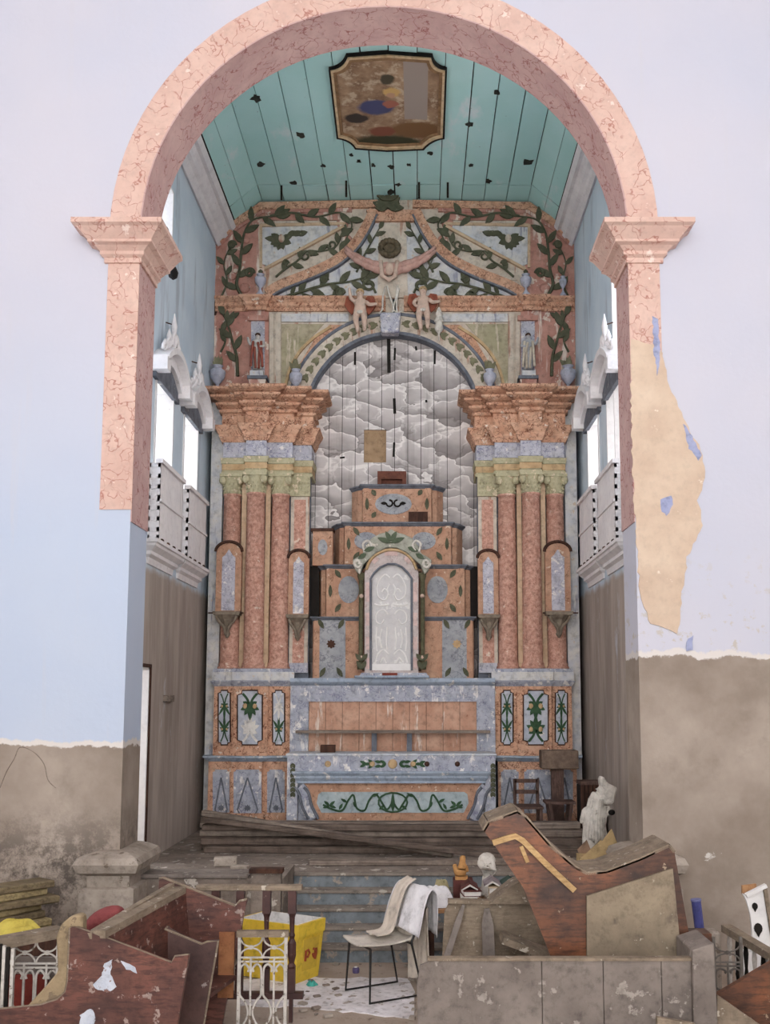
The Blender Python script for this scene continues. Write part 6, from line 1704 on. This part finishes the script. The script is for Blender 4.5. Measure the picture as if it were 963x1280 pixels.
MB().box(PY(-8,1200,7.3).x, PY(16,1200,7.3).x, 7.31, 7.325, PY(0,1206,7.3).z, PY(0,1201,7.3).z).build('cross_bar', MT['iron'], t)
redp = surf('red_panel_paint', (150,52,40), (126,42,34), 5)
t = MB().box(PY(10,1230,7.95).x, PY(60,1230,7.95).x, 7.93, 7.96, 0, PY(40,1218,7.95).z).build('red_board', redp, label='red painted panel behind the white iron railing', cat='panel')
MB().box(PY(14,1205,8.1).x, PY(84,1205,8.1).x, 8.08, 8.12, 0, PY(40,1196,8.1).z).build('grey_panel', MT['greyboard'], label='grey board behind the red panel and iron railing', cat='board')
pm_ = [surf('yellowed_plank', (176,156,104), (146,126,84), 5, grain=(8,(0.3,4,4),(116,98,66))), surf('olive_brown_plank', (134,116,82), (108,92,66), 5, grain=(8,(0.3,4,4),(86,72,52)))]
zz_ = 0.75
MB().box(PY(-30,1180,8.9).x, PY(78,1180,8.9).x, 8.6, 9.3, 0, 0.45).build('dark_chest', MT['darkwood'], label='dark chest under the heap of yellowed planks by the wall', cat='chest')
for k, (a, b, Y_, lab) in enumerate((((-30,1162),(72,1146),8.75,'lowest yellowed plank of the heap by the nave wall'),((-30,1156),(60,1140),8.9,'second yellowed plank of the heap by the nave wall'),((-30,1142),(56,1122),9.0,'thick olive plank in the heap by the nave wall'),((-30,1133),(46,1112),9.1,'fourth plank up with pale edge in the heap by the wall'),((-30,1128),(40,1118),9.2,'short dark plank near the top of the heap by the nave wall'),((-30,0),(66,0),0,'long yellowed plank above the short dark one in the heap'),((-30,0),(48,0),0,'olive plank second from the top of the heap'),((-30,0),(58,0),0,'topmost yellowed plank of the heap by the nave wall'))):
    pa_, pb3 = PY(a[0], 1140, 8.65+0.02*k), PY(b[0], 1140, 9.15+0.02*k); pa_.z = pb3.z = 0.48+0.062*k
    MB().beam(pa_, pb3, 0.26, 0.06).build('heaped_plank', pm_[k % 2], bevel=0.01, label=lab, cat='plank', group='planks heaped by the nave wall')
p = PY(24, 1160, 8.5)
heap((p.x, 8.42, p.z-0.05), 0.26, 0.1, 0.15, 23, 3).build('yellow_cloth', surf('yellow_fabric', (214,196,74), (196,172,54), 6, bump=0.3), smooth=True, label='crumpled yellow cloth lying on the front of the plank heap', cat='cloth')
MB().box(p.x-0.4, p.x+0.5, 8.29, 8.54, 0, p.z-0.048).build('low_shelf', MT['darkwood'], label='dark low shelf in front of the plank heap holding the yellow cloth', cat='shelf')

# ------------------------------------------------------------------ things at the right edge
YX = 7.6
q = [PY(x, y, YX-0.3) for x, y in ((896,1244),(970,1200),(1000,1190),(1000,1330),(940,1330))]
for p in q: p.z = max(p.z, 0)
MB().prism(q, (0, 0.05, 0)).build('red_brown_board', MT['brownpew'], label='red-brown varnished board slanting at the end of the grey pew', cat='board')
rr = thing('turned_rail', 'dusty rail with dark iron balusters propped against the nave wall', 'railing', (PY(940,1210,8.6).x, 8.6, 0))
r0, r1 = PY(908, 1160, 8.9), PY(985, 1206, 7.9)
MB().beam(r0, r1, 0.09, 0.06).build('top_rail', MT['dust'], rr)
for k in range(7):
    p = r0.lerp(r1, (k+0.4)/7)
    MB().lathe([(0.012,0),(0.012,p.z*0.3),(0.025,p.z*0.45),(0.012,p.z*0.6),(0.022,p.z*0.8),(0.012,p.z-0.02)], (p.x, p.y, 0), 7).build('baluster', MT['iron'] if k % 3 == 0 else MT['dark'], rr)
iron_panel('dark_iron_railing', 'dark scrolled iron railing standing behind the end of the grey pew', 8.4, 892, 926, 1171, 0.0, 1, wood=False, mt=surf('dusty_dark_iron', (128,120,112), (104,96,90), 10))
wp = thing('white_chair_back', 'white pierced wooden chair back leaning at the nave wall', 'chair back', (PY(945,1165,8.9).x, 8.9, 0))
def c7(x, y): return (760 + x/4.571, 1000 + y/4.571)
q = [PY(*c7(*v), 8.9) for v in ((772,535),(800,545),(880,500),(905,490),(935,800),(930,1000),(835,1000),(825,740),(815,650),(795,580))]
MB().prism(q, (0, 0.03, 0)).build('splat', MT['white'], wp)
MB().beam(PY(*c7(790,545),8.89), PY(*c7(905,488),8.89), 0.05, 0.03).build('crest_rail', MT['white'], wp)
MB().beam(PY(*c7(900,510),8.88), PY(*c7(945,800),8.88), 0.03, 0.03, (0,1,0)).build('stile', MT['dust'], wp)
for (x, y, r_) in ((843,608,0.03),(862,735,0.045)):
    p = PY(*c7(x, y), 8.888)
    MB().prism([p+Vector((math.cos(R(a))*r_*0.8, 0, math.sin(R(a))*r_*(1 if a != 270 else 1.6))) for a in range(0, 360, 30)], (0, 0.02, 0)).build('pierced_hole', MT['dark'], wp)
p = PY(938, 1190, 8.9)
MB().box(p.x-0.1, p.x+0.2, 8.9, 9.0, 0, p.z).build('lower_frame', MT['white'], wp)
MB().prism([PY(*c7(*v), 8.95) for v in ((770,490),(770,540),(850,510),(850,480))], (0,0.03,0)).build('brown_block', MT['tablewood'], wp)
bl = MB()
q = [PY(*c7(*v), 8.9) for v in ((480,580),(530,572),(562,745),(490,745))]
bb = thing('blue_bottle', 'blue plastic tube standing on rubble between upturned pew and wall', 'tube', (q[2].x, 8.9, q[2].z))
c = (q[0]+q[1])/2; d = (q[2]+q[3])/2
MB().tube([d, c], 0.042, 12).build('tube', surf('blue_plastic', (74,78,150), (60,64,130), 6, rough=0.4), bb, smooth=False)
MB().tube([c, c+(c-d).normalized()*0.015], 0.046, 12).build('cap', surf('light_blue_cap', (120,124,176), (110,112,164), 6), bb)
MB().box(d.x-0.14, d.x+0.16, 8.82, 9.0, 0, d.z+0.005).build('rubble_block', MT['stone'], bevel=0.02, label='stone block under the blue tube beside the wall base', cat='block')
MB().beam(PY(*c7(410,800),8.2), PY(*c7(575,800),8.2), 0.2, 0.14).build('brown_offcut', MT['brownpew'], label='short brown offcut lying beside the end of the upturned pew', cat='wood block')
q = [PY(x, y, 8.2) for x, y in ((862,1188),(868,1186),(886,1186),(886,1300),(860,1300))]
for p in q: p.z = max(p.z, 0)
MB().prism(q, (0,0.1,0)).build('support_post', MT['darkwood'], label='dark post supporting the brown offcut by the grey pew', cat='post')
q = [PY(x, y, 6.7) for x, y in ((822,1272),(870,1280),(890,1300),(890,1340),(822,1340))]
for p in q: p.z = max(p.z, 0)
MB().prism(q, (0, 0.04, 0)).build('pale_board', MT['dust'], label='pale board leaning on the face of the grey pew', cat='board')
q = [PY(x, y, 7.0) for x, y in ((897,1244),(920,1260),(963,1290),(963,1340),(897,1340))]
for p in q: p.z = max(p.z, 0)
MB().prism(q, (0, 0.05, 0)).build('dusty_board', MT['dust'], label='dusty board lying under the red-brown board', cat='board')

# ------------------------------------------------------------------ things on the chancel floor by the right wall
wd2 = surf('worn_chair_wood', (112,84,74), (90,66,58), 6, grain=(8,(4,4,1),(74,54,48)), bump=0.3)
YW = 13.2
cc = thing('old_wooden_chair', 'brown straight-backed wooden chair before the plinth of the retable', 'chair', (PY(662,1030,YW).x, YW+0.2, ZF))
def wz(py, Y=YW): return PY(660, py, Y).z
xl_, xr_ = PY(647, 1000, YW).x, PY(676, 1000, YW).x
zs_ = ZF+0.43
for x in (xl_, xr_):
    MB().box(x-0.02, x+0.02, YW+0.3, YW+0.34, ZF, wz(976)).build('back_leg', wd2, cc)
    MB().box(x-0.02, x+0.02, YW-0.06, YW-0.02, ZF, zs_).build('front_leg', wd2, cc)
MB().box(xl_-0.03, xr_+0.03, YW-0.08, YW+0.34, zs_, zs_+0.03).build('seat', wd2, cc)
for zq in (wz(976), wz(990)): MB().box(xl_, xr_, YW+0.3, YW+0.33, zq-0.05, zq).build('back_rail', wd2, cc)
sl_ = thing('splayed_stool', 'brown stool with splayed legs between the wooden chair and the broken statue', 'stool', (PY(700,1030,YW-0.1).x, YW, ZF))
xl_, xr_ = PY(681, 1000, YW-0.1).x, PY(718, 1000, YW-0.1).x; zs_ = wz(1001, YW-0.1)
MB().box(xl_, xr_, YW-0.25, YW+0.1, zs_-0.03, zs_).build('seat', wd2, sl_)
for (a, b, y) in ((xl_+0.05, xl_+0.13, -0.22),(xr_-0.05, xr_-0.13, -0.22),(xl_+0.05, xl_+0.12, 0.06),(xr_-0.05, xr_-0.12, 0.06)):
    MB().beam((a, YW+y, zs_-0.03), (b, YW+y, ZF), 0.04, 0.04, (0,1,0)).build('leg', wd2, sl_)
ls = thing('rough_lectern', 'rough brown box on a post against the pedestal of the retable', 'stand', (PY(698,1030,13.55).x, 13.6, ZF))
xl_, xr_ = PY(677, 950, 13.5).x, PY(723, 950, 13.5).x
MB().box(xl_, xr_, 13.45, 13.75, PY(700,961,13.5).z, PY(700,938,13.5).z).build('box', surf('rough_brown_bark', (138,114,96), (108,88,74), 14, bump=0.6), ls, bevel=0.01)
x = PY(697, 980, 13.6).x
MB().box(x-0.08, x+0.08, 13.55, 13.66, ZF, PY(700,961,13.5).z).build('post', wd2, ls)
cb_ = thing('slatted_crate', 'dark slatted crate by the chancel wall behind the broken statue', 'crate', (PY(735,1000,12.9).x, 12.9, ZF))
xl_, xr_ = PY(724, 990, 12.9).x, min(PY(756, 990, 12.9).x, W-0.05); zt_ = PY(735, 976, 12.9).z
MB().box(xl_, xr_, 12.75, 13.1, zt_-0.04, zt_).build('lid', wd2, cb_)
for k in range(6):
    x = xl_ + (xr_-xl_)*(k+0.5)/6
    MB().box(x-0.02, x+0.02, 12.77, 12.8, ZF, zt_-0.04).build('slat', MT['darkwood'], cb_)
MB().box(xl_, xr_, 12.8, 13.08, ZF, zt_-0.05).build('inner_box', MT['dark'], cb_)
# broken white statue
YS = 11.7
sx = lambda px, py: PY(px, py, YS)
bs = thing('broken_statue', 'broken white plaster statue without a head propped by the chancel wall', 'statue', Vector((sx(745,1050).x, YS, ZF)))
SV = []
for (px, py, dy, r) in ((745,1014,0,0.12),(742,1032,-0.02,0.12),(739,1050,0,0.10),(738,1066,0.02,0.11),(748,1000,0,0.10),(756,990,0,0.085),(755,982,0,0.055),(752,972,0,0.03),(766,986,0,0.055),(769,984,0,0.03),(757,1012,-0.06,0.07),(764,1014,-0.08,0.055),(731,1016,-0.02,0.05),(727,1030,0,0.03),(742,992,-0.02,0.035),(738,1000,-0.03,0.03)):
    p = sx(px, py); SV.append((p.x, YS+dy, max(p.z, ZF+0.03), r))
SE = [(0,1),(1,2),(2,3),(0,4),(4,5),(5,6),(6,7),(5,8),(8,9),(0,10),(10,11),(0,12),(12,13),(4,14),(14,15)]
skin('torso', SV, SE, MT['plasterwhite'], bs, 2)
m = MB()
for k in range(9):
    x0p = 730 + 3.4*k
    a, b = sx(738+k*2.2, 998), sx(x0p, 1050+3*math.sin(k*2))
    y_ = -0.155+0.007*(k-4)**2
    m.tube(catmull([a+Vector((0,y_+0.04,0)), a.lerp(b, 0.5)+Vector((-0.02,y_,0)), b+Vector((0,y_+0.03,0))], 4), 0.022, 6)
m.build('drapery_fold', MT['plasterwhite'], bs, smooth=True)
q = [sx(x, y) for x, y in ((746,1000),(750,984),(748,972),(753,969),(758,978),(771,984),(768,994),(766,1004),(756,1006))]
MB().prism([p+Vector((0,-0.1,0)) for p in q], (0, 0.16, 0)).build('torn_collar', MT['plasterwhite'], bs, bevel=0.02)
p = sx(764, 1014); MB().ell(p+Vector((-0.015,-0.125,0)), (0.04,0.02,0.032), 10, 6).build('broken_hollow', MT['dark'], bs, smooth=True)
MB().lathe([(0.14,ZF),(0.15,ZF+0.04),(0.10,ZF+0.12)], (sx(738,1060).x, YS+0.02, 0), 12).build('broken_base', MT['plasterwhite'], bs)
# cardboard boxes
cbm = surf('yellowish_cardboard', (200,168,112), (178,146,96), 4, chips=((216,190,130), 7, 0.58), bump=0.2)
kb = thing('cardboard_box', 'torn yellow-brown cardboard box between the upturned pew and chancel wall', 'box', (PY(752,1080,10.85).x, 10.85, ZF+0.08))
b0 = PY(738, 1095, 10.75)
q = [PY(x, y, 10.7) for x, y in ((724,1075),(752,1050),(770,1098),(770,1140),(724,1140))]
for p in q: p.z = max(p.z, ZF+0.08)
MB().prism(q, (0, 0.02, 0)).build('open_flap', cbm, kb)
q = [PY(x, y, 10.9) for x, y in ((753,1052),(765,1036),(783,1086),(783,1140),(753,1140))]
for p in q: p.z = max(p.z, ZF+0.08)
MB().prism(q, (0, 0.02, 0)).build('side_flap', cbm, kb)
q = [PY(x, y, 10.95) for x, y in ((722,1062),(734,1050),(742,1070),(730,1090))]
for p in q: p.z = max(p.z, ZF+0.08)
MB().prism(q, (0, 0.02, 0)).build('back_flap', surf('brown_card', (158,124,98), (136,106,84), 6), kb)
xk0, xk1 = PY(724,1100,10.7).x, PY(783,1100,10.9).x
MB().box(xk0+0.02, xk1-0.02, 10.72, 10.98, ZF+0.08, ZF+0.2).build('box_body', cbm, kb)
for (px, py, Y, s, lab) in ((711,1066,10.66,0.065,'small white paper scrap standing beside the cardboard box'),(784,1068,10.6,0.1,'white paper bundle between the cardboard box and arch')):
    c = PY(px, py, Y); c.z = ZF+0.08+s
    m = MB().prism([c+Vector((-s,0,-s)), c+Vector((s,0,-s)), c+Vector((s*0.1,0.02,s))], (0.01, s*0.5, 0)); m.build('paper_scrap', MT['white'], label=lab, cat='paper')
# small litter on the floor
c = PZ(390, 1232, 0.01)
heap((c.x, c.y, 0.009), 0.05, 0.04, 0.05, 31, 3).build('turquoise_scrap', surf('turquoise_plastic', (60,178,160), (46,150,136), 8), smooth=True, label='small turquoise plastic scrap on the pale slab', cat='plastic scrap')
c = PZ(445, 1216, 0.0)
t = thing('purple_lid', 'tiny purple-rimmed bottle lid on the floor under the chair', 'lid', (c.x, c.y, 0))
MB().lathe([(0.03,0),(0.034,0.03),(0.03,0.045),(0.01,0.05)], c, 12).build('cap', surf('purple_plastic', (120,104,160), (100,88,140), 8), t)
MB().lathe([(0.018,0.05),(0.016,0.056)], c, 10).build('label_disc', MT['white'], t)
CH = [PZ(390, 1232, 0), PZ(445, 1216, 0)]
for k in range(26):
    while True:
        px, py = random.uniform(372, 520), random.uniform(1206, 1275)
        c = PZ(px, py, 0.0)
        if (428 < px < 514 and py > 1210) or (px < 415 and py < 1226): continue
        if all((c-d_).length > 0.11 for d_ in CH): break
    CH.append(c); s = random.uniform(0.012, 0.035); zz0 = 0.006
    m = MB().box(-s, s, -s*0.7, s*0.7, 0, s*0.6).xf(Matrix.Translation((c.x, c.y, zz0)) @ Matrix.Rotation(random.uniform(0, 3), 4, 'Z'))
    m.build('rubble_chip', MT['stone'] if k % 3 else MT['plank'], label='small chip of rubble lying on the dusty floor by the steps', cat='rubble', group='rubble chips on the floor')
